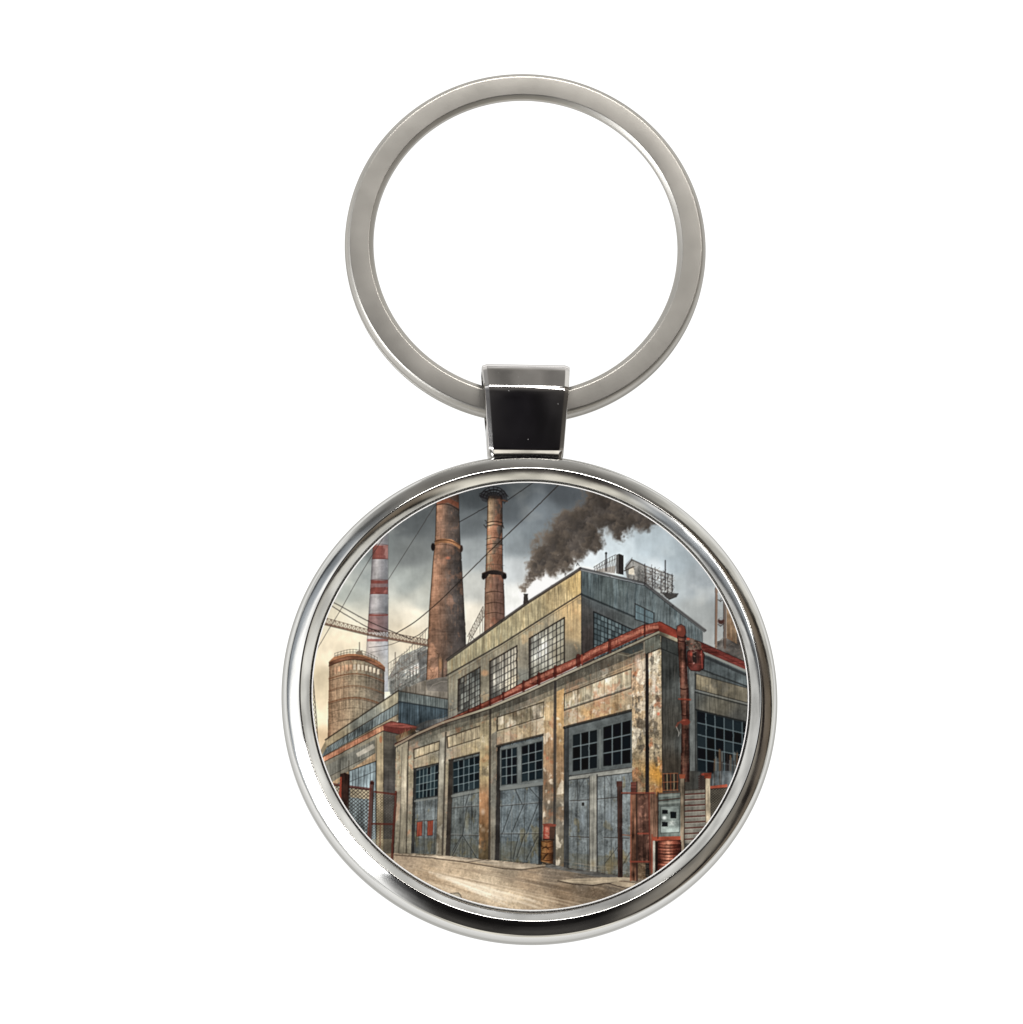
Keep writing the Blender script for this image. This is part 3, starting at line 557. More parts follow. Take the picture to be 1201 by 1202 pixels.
def door(Q, style, tone=(104, 112, 114), seed=0):
    r = random.Random(seed)
    poly(Q, tone, noise=0.07, vert=0.09, grain=0.05, mixes=[(N_vert2, 0.6, 1.2, (128, 138, 142), 0.4), (fbm(10, 22, 4, 60 + seed, 0.7), 0.9, 0.7, (118, 108, 78), 0.6), (N_vert, 1.2, 1.0, (66, 70, 70), 0.4)])
    # grime along the foot of the leaf
    sl, m = pmask([quadpt(Q, 0, 0.82), quadpt(Q, 1, 0.82), quadpt(Q, 1, 1), quadpt(Q, 0, 1)])
    put(sl, m * np.clip(N_mid[sl] * 0.3 + 0.45, 0, 1), (84, 76, 52), 0.6)
    for u in style['v']: line(*quadpt(Q, u, 0.0), *quadpt(Q, u, 1), 0.9, (52, 54, 54), 0.85)
    for u in style.get('vl', []): line(*quadpt(Q, u, 0.28), *quadpt(Q, u, 0.72), 0.8, (160, 168, 168), 0.7)
    for v in style['h']:
        line(*quadpt(Q, 0, v), *quadpt(Q, 1, v), 1.1, (66, 62, 58), 0.8); line(*quadpt(Q, 0, v - 0.008), *quadpt(Q, 1, v - 0.008), 0.7, (156, 158, 154), 0.55)
    for (u1, v1, u2, v2) in style.get('d', []):
        line(*quadpt(Q, u1, v1), *quadpt(Q, u2, v2), 1.1, (52, 54, 54), 0.85); line(*quadpt(Q, u1 + 0.03, v1), *quadpt(Q, u2 + 0.03, v2), 0.7, (148, 156, 156), 0.4)
    for k in range(style.get('scr', 40)):
        u = r.random(); v = r.random(); line(*quadpt(Q, u, v), *quadpt(Q, min(u + r.uniform(-0.03, 0.03), 1), min(v + r.uniform(0.02, 0.12), 1)), 0.5, r.choice([(58, 62, 62), (150, 160, 162), (80, 70, 50)]), 0.4)

def paint_facade():
    F = CORN + [(776.5, 742), (780, 1036)] + BASE[::-1][1:]
    poly(F, (140, 128, 104), noise=0.05, vert=0.05, grain=0.05, pts_field=[
        (474, 900, 158, 146, 120), (472, 980, 128, 120, 100), (500, 875, 112, 110, 98), (500, 894, 158, 142, 108), (519, 880, 140, 134, 118), (516, 960, 118, 110, 94), (545, 850, 124, 118, 100), (545, 885, 176, 154, 110), (568, 860, 176, 158, 122),
        (568, 950, 150, 124, 92), (600, 835, 120, 116, 100), (610, 865, 182, 156, 116), (644, 850, 184, 158, 120), (644, 920, 140, 112, 82), (655, 950, 128, 120, 104), (580, 940, 112, 112, 104), (660, 820, 160, 142, 108), (700, 790, 128, 118, 98), (700, 840, 212, 164, 104),
        (730, 775, 168, 134, 96), (750, 790, 186, 154, 118), (750, 850, 150, 132, 102), (750, 920, 118, 102, 76), (768, 790, 172, 154, 122), (768, 850, 160, 142, 112), (768, 900, 146, 118, 76), (768, 960, 96, 78, 58), (655, 880, 160, 132, 94)], mixes=RUST[:1] + RUST[2:])
    slf0, mf0 = pmask(F); put(slf0, mf0 * np.clip(0.25 + 0.22 * N_patch[slf0], 0, 0.6), (172, 166, 150), 0.8)
    # pale flaking towards the near bays
    sl = box(560, 740, 780, 960)
    _, mf = pmask(F); slf = box(min(p[0] for p in F), min(p[1] for p in F), max(p[0] for p in F), max(p[1] for p in F))
    w = np.clip((N_patch2[slf] - 0.7) / 0.6, 0, 1) * np.clip((GX[slf] - 560) / 160, 0, 1) * 0.7 * np.clip((930 - GY[slf]) / 60, 0, 1)
    put(slf, mf * w, (222, 208, 184), 1)
    w = np.clip((N_patch[slf] + 0.5 * N_fine[slf] - 0.9) / 0.5, 0, 1) * np.clip((GX[slf] - 600) / 140, 0, 1) * 0.75 * np.clip((930 - GY[slf]) / 60, 0, 1)
    put(slf, mf * w, (184, 118, 78), 0.75)
    # frieze in the shadow line of the cornice
    fr = [(x, corn(x)) for x in range(466, 775, 6)]
    poly(fr + [(x, y + 3 + (x - 466) * 0.040) for (x, y) in fr[::-1]], (70, 66, 58), noise=0.1, vert=0.1, a=0.75)
    poly(fr + [(x, y + 8 + (x - 466) * 0.048) for (x, y) in fr[::-1]], (84, 82, 74), noise=0.1, vert=0.1, a=0.45)
    for x in range(490, 760, 9): line(x, corn(x) + 2, x, corn(x) + 11 + (x - 490) * 0.03, 0.5, (66, 60, 50), 0.5)
    path([(x, corn(x) + 11 + (x - 466) * 0.045) for x in range(664, 760, 8)], 0.8, (74, 66, 54), 0.5)
    # bay 1 (far) ... bay 4 (near)
    line(479.3, 871, 477, 1001, 1.8, (58, 52, 46), 0.9); line(486.2, 880, 484.5, 1001, 1.2, (66, 60, 52), 0.8)
    panel([(486, 879.7), (516.2, 870), (515.7, 880.4), (486, 890.3)], 5, LIGHTRUST)
    boards([(486, 891), (515.7, 881), (515, 896), (485, 902)], 6, 0.6, (86, 72, 52), 0.6)
    door([(485.5, 903), (515.2, 896), (512, 1003), (482.5, 1001.5)], dict(v=[0.08, 0.5, 0.92], h=[0.36, 0.62]), (98, 104, 104), 1)
    poly([(485.5, 903), (489, 902), (486.5, 1001.5), (482.5, 1001.5)], (58, 58, 56), noise=0.1)
    window([(488.3, 905), (515, 897.2), (514, 934), (487.8, 938)], 6, 4, (34, 50, 56), (136, 150, 150), 0.9, (60, 62, 60), 1.2, 0.4, 11)
    path([(485.5, 902.8), (515.3, 895.8)], 1.8, (40, 38, 36)); path([(487, 940.5), (514, 936.5)], 2.2, (128, 130, 124), 0.9)
    poly([(489.5, 965.4), (496, 964.6), (495, 981), (489.3, 981.8)], (156, 74, 54), vert=0.15); poly([(502, 964), (508.6, 963), (508, 980), (501.6, 980.6)], (156, 74, 54), vert=0.15)
    for (a_, b_) in ((489.5, 965), (502, 964)): path([(a_, b_), (a_ + 6.4, b_ - 0.8), (a_ + 5.8, b_ + 16), (a_ - 0.2, b_ + 16.8)], 0.7, (80, 36, 28), 0.8, True); line(a_ + 3, b_, a_ + 2.7, b_ + 16, 0.6, (96, 40, 30), 0.7)
    for k in range(9): line(488 + k * 2.7, 985, 487.5 + k * 2.7, 1001, 0.6, (60, 62, 60), 0.6)
    poly([(516.4, 868), (523.2, 864), (519, 1003.5), (511.8, 1003)], (150, 142, 124), noise=0.07, vert=0.07, mixes=[(N_patch2, 0.8, 0.7, (190, 184, 166), 0.5)], pts_field=[(519, 880, 154, 148, 132), (517, 920, 148, 142, 126), (515, 980, 120, 110, 92)])
    line(523.4, 860, 519.4, 1003, 2.2, (62, 56, 50), 0.9); line(516.2, 870, 511.8, 1002, 0.8, INK, 0.6); line(527.2, 892, 524, 1004, 1.4, (66, 58, 50), 0.8)
    panel([(525, 865), (564, 852), (564, 866), (525.8, 878)], 7, LIGHTRUST)
    boards([(526, 879), (564, 867), (563.4, 883), (527, 892)], 7, 0.7, (92, 76, 52), 0.65)
    door([(527.3, 893), (563.4, 884), (562, 1008), (523, 1004.5)], dict(v=[0.14, 0.5, 0.76], h=[0.50, 0.78], d=[(0.5, 0.78, 0.2, 1), (0.5, 0.78, 0.95, 1), (0.62, 0.5, 0.5, 0.78), (0.75, 0.3, 0.55, 0.5), (0.2, 0.95, 0.45, 0.8)], scr=70), (100, 106, 104), 2)
    poly([(527.3, 893), (532.5, 892), (528, 1005), (523, 1004.5)], (64, 58, 52), noise=0.1)
    window([(532, 894.5), (563, 887.2), (562.6, 925), (532, 931.6)], 5, 4, (30, 44, 50), (132, 146, 148), 1.0, (60, 62, 60), 1.3, 0.35, 12)
    path([(527.5, 892.5), (563.5, 883.5)], 2.4, (38, 36, 34)); path([(531, 934.5), (562.5, 928)], 3.0, (128, 130, 124), 0.9); path([(530, 937), (562.5, 930.5)], 0.8, (54, 52, 50), 0.8)
    blob(548, 965, 3.5, 16, (150, 138, 98), 0.45, 0.9)
    poly([(563.6, 850), (574, 846), (573.4, 1010), (562, 1008)], (170, 148, 112), noise=0.08, vert=0.06, mixes=LIGHTRUST, pts_field=[(568, 860, 172, 156, 120), (568, 900, 164, 144, 104), (568, 945, 156, 118, 84), (567, 975, 122, 92, 62), (567, 1000, 100, 84, 60)])
    blob(567, 953, 3.5, 5, (214, 190, 166), 0.6, 0.8); blob(567, 974, 4, 4, (196, 176, 150), 0.4, 0.8)
    line(575.6, 832, 574.4, 1010, 2.6, (52, 46, 42), 0.92); line(583.2, 845, 580.5, 1011, 1.2, (60, 56, 52), 0.7)
    poly([(577, 862), (583, 858), (581, 1011), (576, 1010)], (116, 114, 104), noise=0.07, vert=0.07, a=0.7)
    panel([(584, 842), (638, 824), (638, 841.6), (584, 858)], 7, RUST)
    Q = [(584, 860), (638, 843), (637.5, 862), (584, 875.5)]; shade_quad(Q, 7, 0.16, 8); boards(Q, 7, 0.8, (104, 78, 52), 0.7)
    door([(583.6, 876.5), (637.5, 863.2), (636.5, 1015), (581, 1011.5)], dict(v=[0.12, 0.34, 0.62, 0.94], vl=[0.34], h=[0.52, 0.76], d=[(0.36, 0.35, 0.56, 0.52), (0.62, 0.35, 0.95, 0.5), (0.35, 0.52, 0.14, 0.76), (0.6, 0.52, 0.36, 0.74), (0.9, 0.53, 0.66, 0.76), (0.5, 0.76, 0.38, 0.97), (0.62, 0.76, 0.46, 0.95), (0.9, 0.78, 0.66, 0.97)], scr=90), (98, 108, 112), 3)
    poly([(583.6, 876.5), (588.5, 875.5), (586.5, 1012), (581, 1011.5)], (52, 50, 48), noise=0.1); poly([(632.5, 918), (637.4, 916), (636.5, 1015), (632, 1014.5)], (46, 48, 50), noise=0.1, a=0.8)
    poly([(587, 878), (638, 865.5), (637.5, 922), (587, 928)], (112, 118, 116), noise=0.07)
    window([(588.5, 880.6), (607, 877), (607, 919.6), (588.5, 922)], 3, 4, (24, 36, 42), (140, 150, 150), 1.1, (76, 80, 78), 1.2, 0.3, 13)
    window([(612.3, 876), (637, 869.6), (637, 914), (612.3, 918.4)], 3, 4, (20, 32, 38), (140, 150, 150), 1.1, (76, 80, 78), 1.2, 0.3, 14)
    path([(583.6, 876), (637.6, 862.6)], 3.0, (36, 35, 34)); path([(588, 926), (637, 919.5)], 3.4, (122, 126, 122), 0.9); path([(588, 928.6), (637, 922)], 0.9, (54, 54, 52), 0.85)
    poly([(638.6, 826), (650.4, 822), (650.4, 1016), (637, 1015)], (172, 144, 108), noise=0.08, vert=0.07, mixes=RUST, pts_field=[(644, 840, 188, 160, 118), (644, 880, 176, 142, 104), (644, 920, 132, 108, 84), (644, 960, 118, 108, 94), (644, 1005, 90, 76, 58)])
    blob(642.5, 890, 2.4, 3, (204, 106, 76), 0.6, 0.8)
    line(651.8, 801, 650.8, 1016, 3.4, (50, 48, 48), 0.95); line(649.8, 803, 648.8, 1010, 0.7, (120, 108, 90), 0.5)
    poly([(653.6, 812), (662.2, 808), (661.8, 1019), (652.5, 1017.5)], (156, 134, 98), noise=0.08, vert=0.06, mixes=RUST[:2], pts_field=[(657, 830, 190, 150, 96), (657, 870, 178, 144, 98), (657, 910, 140, 120, 92), (657, 960, 122, 114, 100), (657, 1005, 104, 96, 80)])
    line(662.3, 852, 662, 1019, 1.0, INK, 0.7)
    panel([(662.5, 814.7), (741, 785), (741, 807.7), (662.5, 834)], 5, RUST, inner=[(670, 828, 168, 156, 124), (700, 812, 196, 184, 154), (735, 796, 178, 164, 134)])
    path([(662.5, 831), (741, 804.5)], 1.0, (196, 188, 170), 0.7); path([(662.5, 833), (741, 806.8)], 1.4, (84, 82, 78), 0.9)
    Q = [(662.5, 836), (741, 810), (741.5, 833), (662.5, 852)]; shade_quad(Q, 5, 0.12, 18); boards(Q, 5, 0.8, (112, 82, 52), 0.7)
    poly([(662.5, 854), (742, 834), (742, 1032), (662, 1019)], (104, 108, 106), noise=0.06)
    poly([(662.5, 854), (671, 852), (671, 1021), (662, 1019)], (66, 68, 68), noise=0.08, vert=0.08)
    poly([(668, 852.5), (742, 834), (742, 900), (668, 910)], (92, 98, 98), noise=0.08)
    window([(672, 862.3), (701.5, 855.9), (701.4, 901.8), (672, 906.2)], 3, 3, (14, 20, 24), (126, 138, 140), 1.4, (94, 100, 98), 1.4, 0.25, 15)
    window([(707.8, 853.2), (741, 844.6), (740.6, 896), (707.8, 900.2)], 3, 3, (18, 26, 32), (126, 138, 140), 1.4, (94, 100, 98), 1.4, 0.25, 16)
    path([(662.5, 854), (742, 833.8)], 3.6, (34, 34, 34)); path([(704.5, 857), (704.5, 902)], 2.0, (112, 118, 114), 0.9)
    door([(668, 913), (743, 902.5), (743, 1031), (668, 1020)], dict(v=[0.13, 0.29, 0.42, 0.56, 0.66], h=[], d=[(0.74, 1.0, 0.98, 0.74)], scr=120), (110, 117, 118), 4)
    poly([(668, 912), (743, 901), (743, 906.5), (668, 915.5)], (138, 138, 130), noise=0.08); path([(668, 915.8), (743, 906.8)], 1.2, (50, 48, 46)); path([(668, 911), (743, 900.5)], 1.0, (58, 56, 54))
    for (xa, ya, xb, yb) in ((669, 940, 691, 939), (669, 982, 691, 983), (701, 938, 726, 936), (709, 983, 738, 984)): line(xa, ya, xb, yb, 1.2, (64, 58, 54), 0.9); line(xa, ya + 1.2, xb, yb + 1.2, 0.6, (156, 164, 166), 0.5)
    poly([(692, 911), (700.5, 910), (700.5, 1024), (692, 1022.6)], (134, 132, 122), noise=0.08, vert=0.08); line(691.8, 911, 691.8, 1023, 1.1, (54, 52, 52)); line(701, 909.5, 701, 1024, 1.6, (46, 44, 44))
    path([(679, 938), (681, 924), (687, 913)], 1.0, (66, 70, 72), 0.8); path([(719, 939), (716, 920), (712, 912)], 0.8, (74, 76, 76), 0.7)
    blob(684, 962, 5, 16, (146, 160, 170), 0.5, 0.9); blob(715, 958, 6, 17, (152, 164, 172), 0.5, 0.9); poly([(683, 942), (686, 942), (686, 946), (683, 946)], (50, 48, 46))
    for (bx, by, ra) in ((696, 1014, 5), (722, 1014, 12), (733, 1006, 8), (712, 1020, 9)): blob(bx, by, ra, 7, (150, 122, 72), 0.35, 0.9)
    # near piers
    for (q, mx) in (([(741.8, 790), (758, 783), (757.6, 1032), (742.5, 1031)], RUST), ([(761.2, 768), (776.5, 761), (778, 1000), (761.5, 1000)], RUST)):
        sl, m = pmask(q)
        c = field([(750, 790, 196, 160, 124), (750, 830, 184, 156, 118), (750, 870, 152, 136, 108), (750, 920, 128, 112, 84), (750, 980, 96, 78, 58), (768, 780, 182, 164, 130), (768, 830, 168, 150, 122), (768, 880, 154, 138, 110), (772, 910, 184, 128, 50), (768, 925, 150, 118, 74), (768, 980, 98, 72, 54)], sl)
        for (nz, thr, soft, mc, ma) in ((N_patch2, 0.3, 0.6, (216, 206, 186), 0.6), (N_patch, 0.5, 0.8, (176, 96, 58), 0.6), (fbm(8, 14, 4, 77, 0.8), 0.8, 0.6, (78, 72, 64), 0.6)):
            w = np.clip((nz[sl] - thr) / soft, 0, 1) * ma * np.clip((960 - GY[sl]) / 80, 0.1, 1); c = c * (1 - w[..., None]) + np.array(mc, np.float32) / 255 * w[..., None]
        put(sl, m, c * (1 + 0.06 * N_vert[sl] + 0.07 * N_grain[sl] + 0.05 * N_fine[sl])[..., None])
    blob(749, 777, 5, 12, (226, 206, 188), 0.55, 0.9); blob(768, 803, 3.2, 16, (230, 222, 208), 0.6, 0.9); blob(773, 838, 2.4, 2.8, (214, 84, 54), 0.75, 0.8); blob(748, 815, 8, 3, (216, 190, 162), 0.6, 0.9); blob(723, 828, 6, 5, (96, 72, 50), 0.5, 0.9)
    poly([(757.8, 762), (761.4, 760), (762.4, 1030), (757.8, 1030)], (44, 40, 38), noise=0.1, vert=0.1)
    poly([(757, 751), (775, 744), (776.4, 760.5), (758, 768)], (100, 102, 92), noise=0.1, vert=0.1); path([(758, 768), (776.4, 760.5)], 1.4, (48, 44, 40)); line(756.5, 754, 756.5, 766, 1.5, (150, 144, 128))
    poly([(728, 765), (755, 754), (755, 762), (742, 768)], (62, 66, 64), noise=0.1); path([(724, 767), (737, 770), (756, 763)], 1.2, (138, 132, 112)); 
    for k in range(260):                                                     # drips below cornice, lintels and panel sills
        x = RND.uniform(480, 776); y = corn(x) + RND.uniform(2, 26) * (0.3 + (x - 466) / 330)
        line(x, y, x + RND.uniform(-0.3, 0.3), y + RND.uniform(3, 16) * (0.4 + (x - 466) / 400), RND.uniform(0.5, 1.3), RND.choice([(70, 64, 54), (128, 84, 56), (92, 82, 66), (60, 56, 50)]), RND.uniform(0.1, 0.32))
    for k in range(900):                                                     # chips and pits in the render coat
        x = RND.uniform(560, 777); y = RND.uniform(corn(x) + 6, 940)
        if 662 < x < 742 and y > 834 + (742 - x) * 0.25: continue
        if 583 < x < 638 and y > 862 + (638 - x) * 0.25: continue
        if x < 563 or 650 < x < 654 or 757 < x < 761.5: continue
        line(x, y, x + RND.uniform(-0.8, 0.8), y + RND.uniform(0.3, 2.4), RND.uniform(0.4, 0.9), RND.choice([(72, 58, 44), (214, 196, 164), (176, 104, 62), (60, 52, 44), (232, 224, 206)]), 0.35)
    poly([(466.5, 875), (479, 869), (478, 890), (476, 1001.5), (463.5, 1001.5), (468, 985), (471.5, 900)], (152, 142, 120), noise=0.06, vert=0.08, pts_field=[(475, 890, 146, 136, 114), (474, 915, 176, 164, 140), (472, 990, 126, 118, 100)])
    path([(472, 877), (469.5, 985), (468, 1001)], 0.9, INK, 0.6)

def paint_right_wing():
    poly([(776, 742), (797, 748), (880, 780), (886, 1000), (778, 1000)], (82, 84, 80), noise=0.06, vert=0.09, pts_field=[(786, 780, 62, 64, 62), (786, 850, 74, 72, 66), (786, 900, 66, 60, 52), (812, 800, 96, 100, 98), (812, 870, 92, 96, 94), (845, 790, 78, 84, 84), (845, 830, 98, 94, 82), (865, 850, 90, 90, 86), (850, 900, 70, 76, 78)])
    poly([(776.4, 752), (797, 758), (797, 772), (776.4, 763)], (66, 70, 68), noise=0.1); path([(776.4, 761.5), (797, 770)], 1.2, (36, 36, 36)); line(783, 752, 783, 763, 0.9, (34, 34, 34))
    for k in range(26): 
        x = RND.uniform(778, 796); y = RND.uniform(775, 890); line(x, y, x + RND.uniform(-1, 1), y + RND.uniform(8, 26), 0.7, RND.choice([(44, 44, 42), (112, 104, 92), (90, 90, 86)]), 0.4)
    line(776.6, 745, 778, 905, 1.0, (46, 42, 38), 0.8)
    poly([(808, 785), (816, 788), (816, 905), (810, 905)], (104, 108, 106), noise=0.06, vert=0.08); line(816, 790, 816.6, 905, 1.6, (52, 54, 54)); line(808.6, 780, 809.6, 905, 1.2, (40, 40, 40))
    # cornice and red coping of the wing
    poly([(826, 766), (880, 790), (880, 812), (826, 786)], (84, 92, 94), noise=0.08, vert=0.08); path([(824, 786), (880, 807)], 2.0, (44, 46, 46)); path([(826, 770.5), (880, 794)], 3.2, (44, 46, 48), 0.8)
    path([(826, 766), (880, 789.5)], 2.6, (150, 150, 142), 0.95)
    poly([(806, 748), (826, 755), (880, 779), (880, 788), (826, 764.5), (806, 758)], (112, 52, 46), noise=0.08, horz=0.1); path([(806, 748), (826, 755), (880, 779)], 1.0, (54, 34, 32)); path([(826, 760), (880, 784)], 1.0, (84, 38, 34), 0.8)
    Q = [(817, 791), (878, 808), (878, 825), (817, 809)]; poly(Q, (122, 112, 90), noise=0.1, vert=0.12, pts_field=[(828, 800, 122, 112, 90), (850, 806, 98, 92, 78), (870, 815, 96, 90, 76)], mixes=[(N_patch2, 0.4, 0.8, (74, 72, 66), 0.6)]); boards(Q, 4, 1.0, (52, 50, 46), 0.8); shade_quad(Q, 4, 0.14, 5); path(Q, 1.0, (46, 44, 42), closed=True)
    path([(816, 810.5), (878, 826.5)], 1.2, (140, 144, 140), 0.7); path([(816, 812.5), (878, 828.5)], 1.6, (44, 46, 46), 0.9)
    for x in (833, 855): line(x, 815, x, 838, 0.7, (56, 54, 50), 0.7)
    window([(818, 834), (882, 850), (882, 915), (819, 905)], 6, 5, (18, 28, 34), (104, 118, 122), 1.4, (46, 52, 54), 1.6, 0.3, 17); path([(817, 833), (882, 849)], 2.0, (34, 36, 36))
    for k in range(26):
        x = RND.uniform(838, 872); line(x, RND.uniform(880, 895), x + RND.uniform(-1, 1), 925, RND.uniform(1, 2.6), RND.choice([(98, 104, 104), (70, 72, 70), (120, 92, 66), (60, 50, 46), (130, 132, 126)]), 0.8)
    poly([(838, 905), (872, 905), (872, 925), (836, 924)], (96, 104, 108), noise=0.15, vert=0.15, a=0.7)
    # red gutter on the long side
    top = [(464, 873), (500, 855.5), (536.7, 839.5), (590, 814.5), (614.5, 800.6), (632, 791.5), (676.6, 772.3), (700, 759), (754.5, 734), (774, 730)]
    bot = [(774, 741), (756, 745.5), (700, 771), (660, 790.5), (620, 808.5), (576, 827.5), (536, 844.5), (500, 859), (464, 876)]
    poly(top + bot, (132, 68, 54), noise=0.14, grain=0.06, horz=0.08, mixes=[(N_patch2, 0.5, 0.7, (172, 98, 74), 0.6), (N_mid, 0.9, 0.7, (90, 44, 36), 0.7)])
    path(top, 1.0, (68, 34, 28), 0.9)
    path([(x, y + 3 + max(0, (x - 560)) * 0.012) for (x, y) in top[3:]], 3.4, (206, 134, 106), 0.6)
    for k in range(160):
        x = RND.uniform(600, 770); yt = float(np.interp(x, [p[0] for p in top], [p[1] for p in top])); line(x, yt + RND.uniform(1, 5), x + RND.uniform(-1, 1.5), yt + RND.uniform(3, 8), RND.uniform(0.6, 1.4), RND.choice([(226, 150, 118), (190, 104, 78), (120, 52, 42), (90, 38, 34)]), 0.4)
    path([(x, y - 1.8) for (x, y) in bot], 2.2, (84, 34, 28), 0.65)
    for (jx, jw) in ((550, 1.6), (564, 1.8), (575.6, 1.8), (591, 2), (614.6, 2.6), (632.7, 2.8), (651.8, 3.2), (679, 5), (716, 3), (757, 1.6)):
        yt = float(np.interp(jx, [p[0] for p in top], [p[1] for p in top])); yb = corn(jx) - 2
        line(jx, yt - 1.0, jx + 0.3, yb - 1, jw, (82, 34, 28), 0.95); line(jx - jw * 0.5, yt - 1, jx - jw * 0.5, yb - 1, 0.8, (40, 24, 24), 0.9)
    line(683, 769, 683.4, 780, 2.2, (148, 64, 48), 0.9)
    path([(x, y - 0.6) for (x, y) in CORN], 3.0, (156, 146, 122), 0.98); path([(x, y + 1.2) for (x, y) in CORN], 1.4, (56, 50, 44), 0.9); path([(x, y - 2.6) for (x, y) in CORN], 1.0, (60, 36, 30), 0.9)
    poly([(466, 871), (488, 858), (489, 851), (500, 846), (520, 843), (560, 826), (530, 842), (500, 856)], (120, 110, 100), noise=0.2, a=0.5)
    for k in range(14):
        x = 490 + k * 3.2; line(x, 860 - k * 1.55, x, 850 - k * 1.5, 0.7, (66, 66, 66), 0.7)
    path([(486, 862), (492, 852), (535, 832), (575, 812), (606, 795), (622, 788)], 0.6, (60, 56, 54), 0.6)
    poly([(772, 730), (776, 729.5), (797, 741), (797, 750), (774, 741)], (138, 58, 44), noise=0.12); path([(774, 729.5), (797, 741)], 1.1, (60, 32, 28)); 
    poly([(774, 741), (797, 750), (797, 755), (775, 746)], (138, 130, 108), noise=0.15); path([(774.5, 745.5), (797, 755)], 1.2, (44, 40, 36))
    # downpipe
    def pipe(L, R, tone=1.0): cylinder(L, R, [(0, 58 * tone, 34 * tone, 30 * tone), (0.25, 112 * tone, 70 * tone, 56 * tone), (0.45, 122 * tone, 80 * tone, 66 * tone), (0.8, 74 * tone, 46 * tone, 40 * tone), (1, 48, 30, 28)], noise=0.12, vert=0.1, mixes=[(N_patch2, 0.6, 0.7, (104, 76, 62), 0.5)])
    pipe([(800, 850), (799, 918)], [(808.5, 850), (809.5, 918)], 0.85)
    pipe([(794.6, 742), (796.6, 770), (798.4, 806), (799, 822), (801, 850)], [(805, 742), (806, 770), (808, 806), (809, 822), (809.5, 850)])
    blob(799.5, 741, 6.4, 8.2, (116, 58, 46), 1, 0.2); blob(797.6, 738.5, 3, 3.6, (176, 92, 70), 0.8, 0.7); path([(794, 741), (795, 735), (799.5, 732.6), (804, 735.5), (805.3, 743)], 1.0, (50, 30, 28))
    for y in (747, 752, 808, 820.5, 839): arc(796 + (y - 745) * 0.04, 805.6 + (y - 745) * 0.04, y, -1.2, 1.2, (56, 30, 26), 0.9)
    line(797, 820.5, 810.5, 821.5, 2.0, (150, 64, 44), 0.9)
    blob(804.5, 847.5, 6.4, 4.4, (118, 54, 42), 1, 0.25); path([(800, 847), (796, 849), (794, 853)], 2.4, (120, 62, 48)); path([(794, 853), (797, 860), (796.5, 864)], 0.8, (190, 186, 176)); path([(799, 856), (798, 862)], 0.7, (160, 156, 148)); blob(803, 845.5, 3, 1.3, (176, 96, 70), 0.7, 0.7)
    # valve cluster beside the pipe
    poly([(807, 765), (812, 761), (824, 763), (827, 768), (826, 785), (821, 788), (811, 787), (807, 781)], (100, 50, 44), noise=0.25)
    path([(807, 765), (812, 761), (824, 763), (827, 768), (826, 785), (821, 788), (811, 787), (807, 781)], 1.1, (44, 26, 26), closed=True)
    poly([(804, 752), (812, 749), (823, 755), (824, 762), (810, 763)], (136, 112, 98), noise=0.25)
    blob(816, 772, 6.0, 9.5, (46, 38, 36), 0.95, 0.5); path([(812, 764), (813, 781)], 1.4, (120, 70, 60)); path([(818, 763), (819, 784)], 1.2, (98, 60, 54)); path([(808, 770), (825, 772)], 1.0, (60, 40, 38)); path([(809, 779), (825, 780)], 1.0, (130, 62, 52)); blob(811.5, 768, 2, 4, (196, 80, 60), 0.8, 0.8); blob(814.5, 778.5, 1.4, 1.5, (200, 150, 140), 0.9, 0.8); path([(823.5, 764), (824.5, 784)], 1.6, (170, 74, 62), 0.8)
    for k in range(26):
        x = RND.uniform(805, 825); y = RND.uniform(751, 770); line(x, y, x + RND.uniform(-3, 3), y + RND.uniform(-2, 2), 0.8, RND.choice([(40, 32, 30), (150, 120, 104), (176, 66, 50), (190, 170, 150)]), 0.7)
    blob(808, 750, 3, 2, (206, 84, 58), 0.8, 0.7)

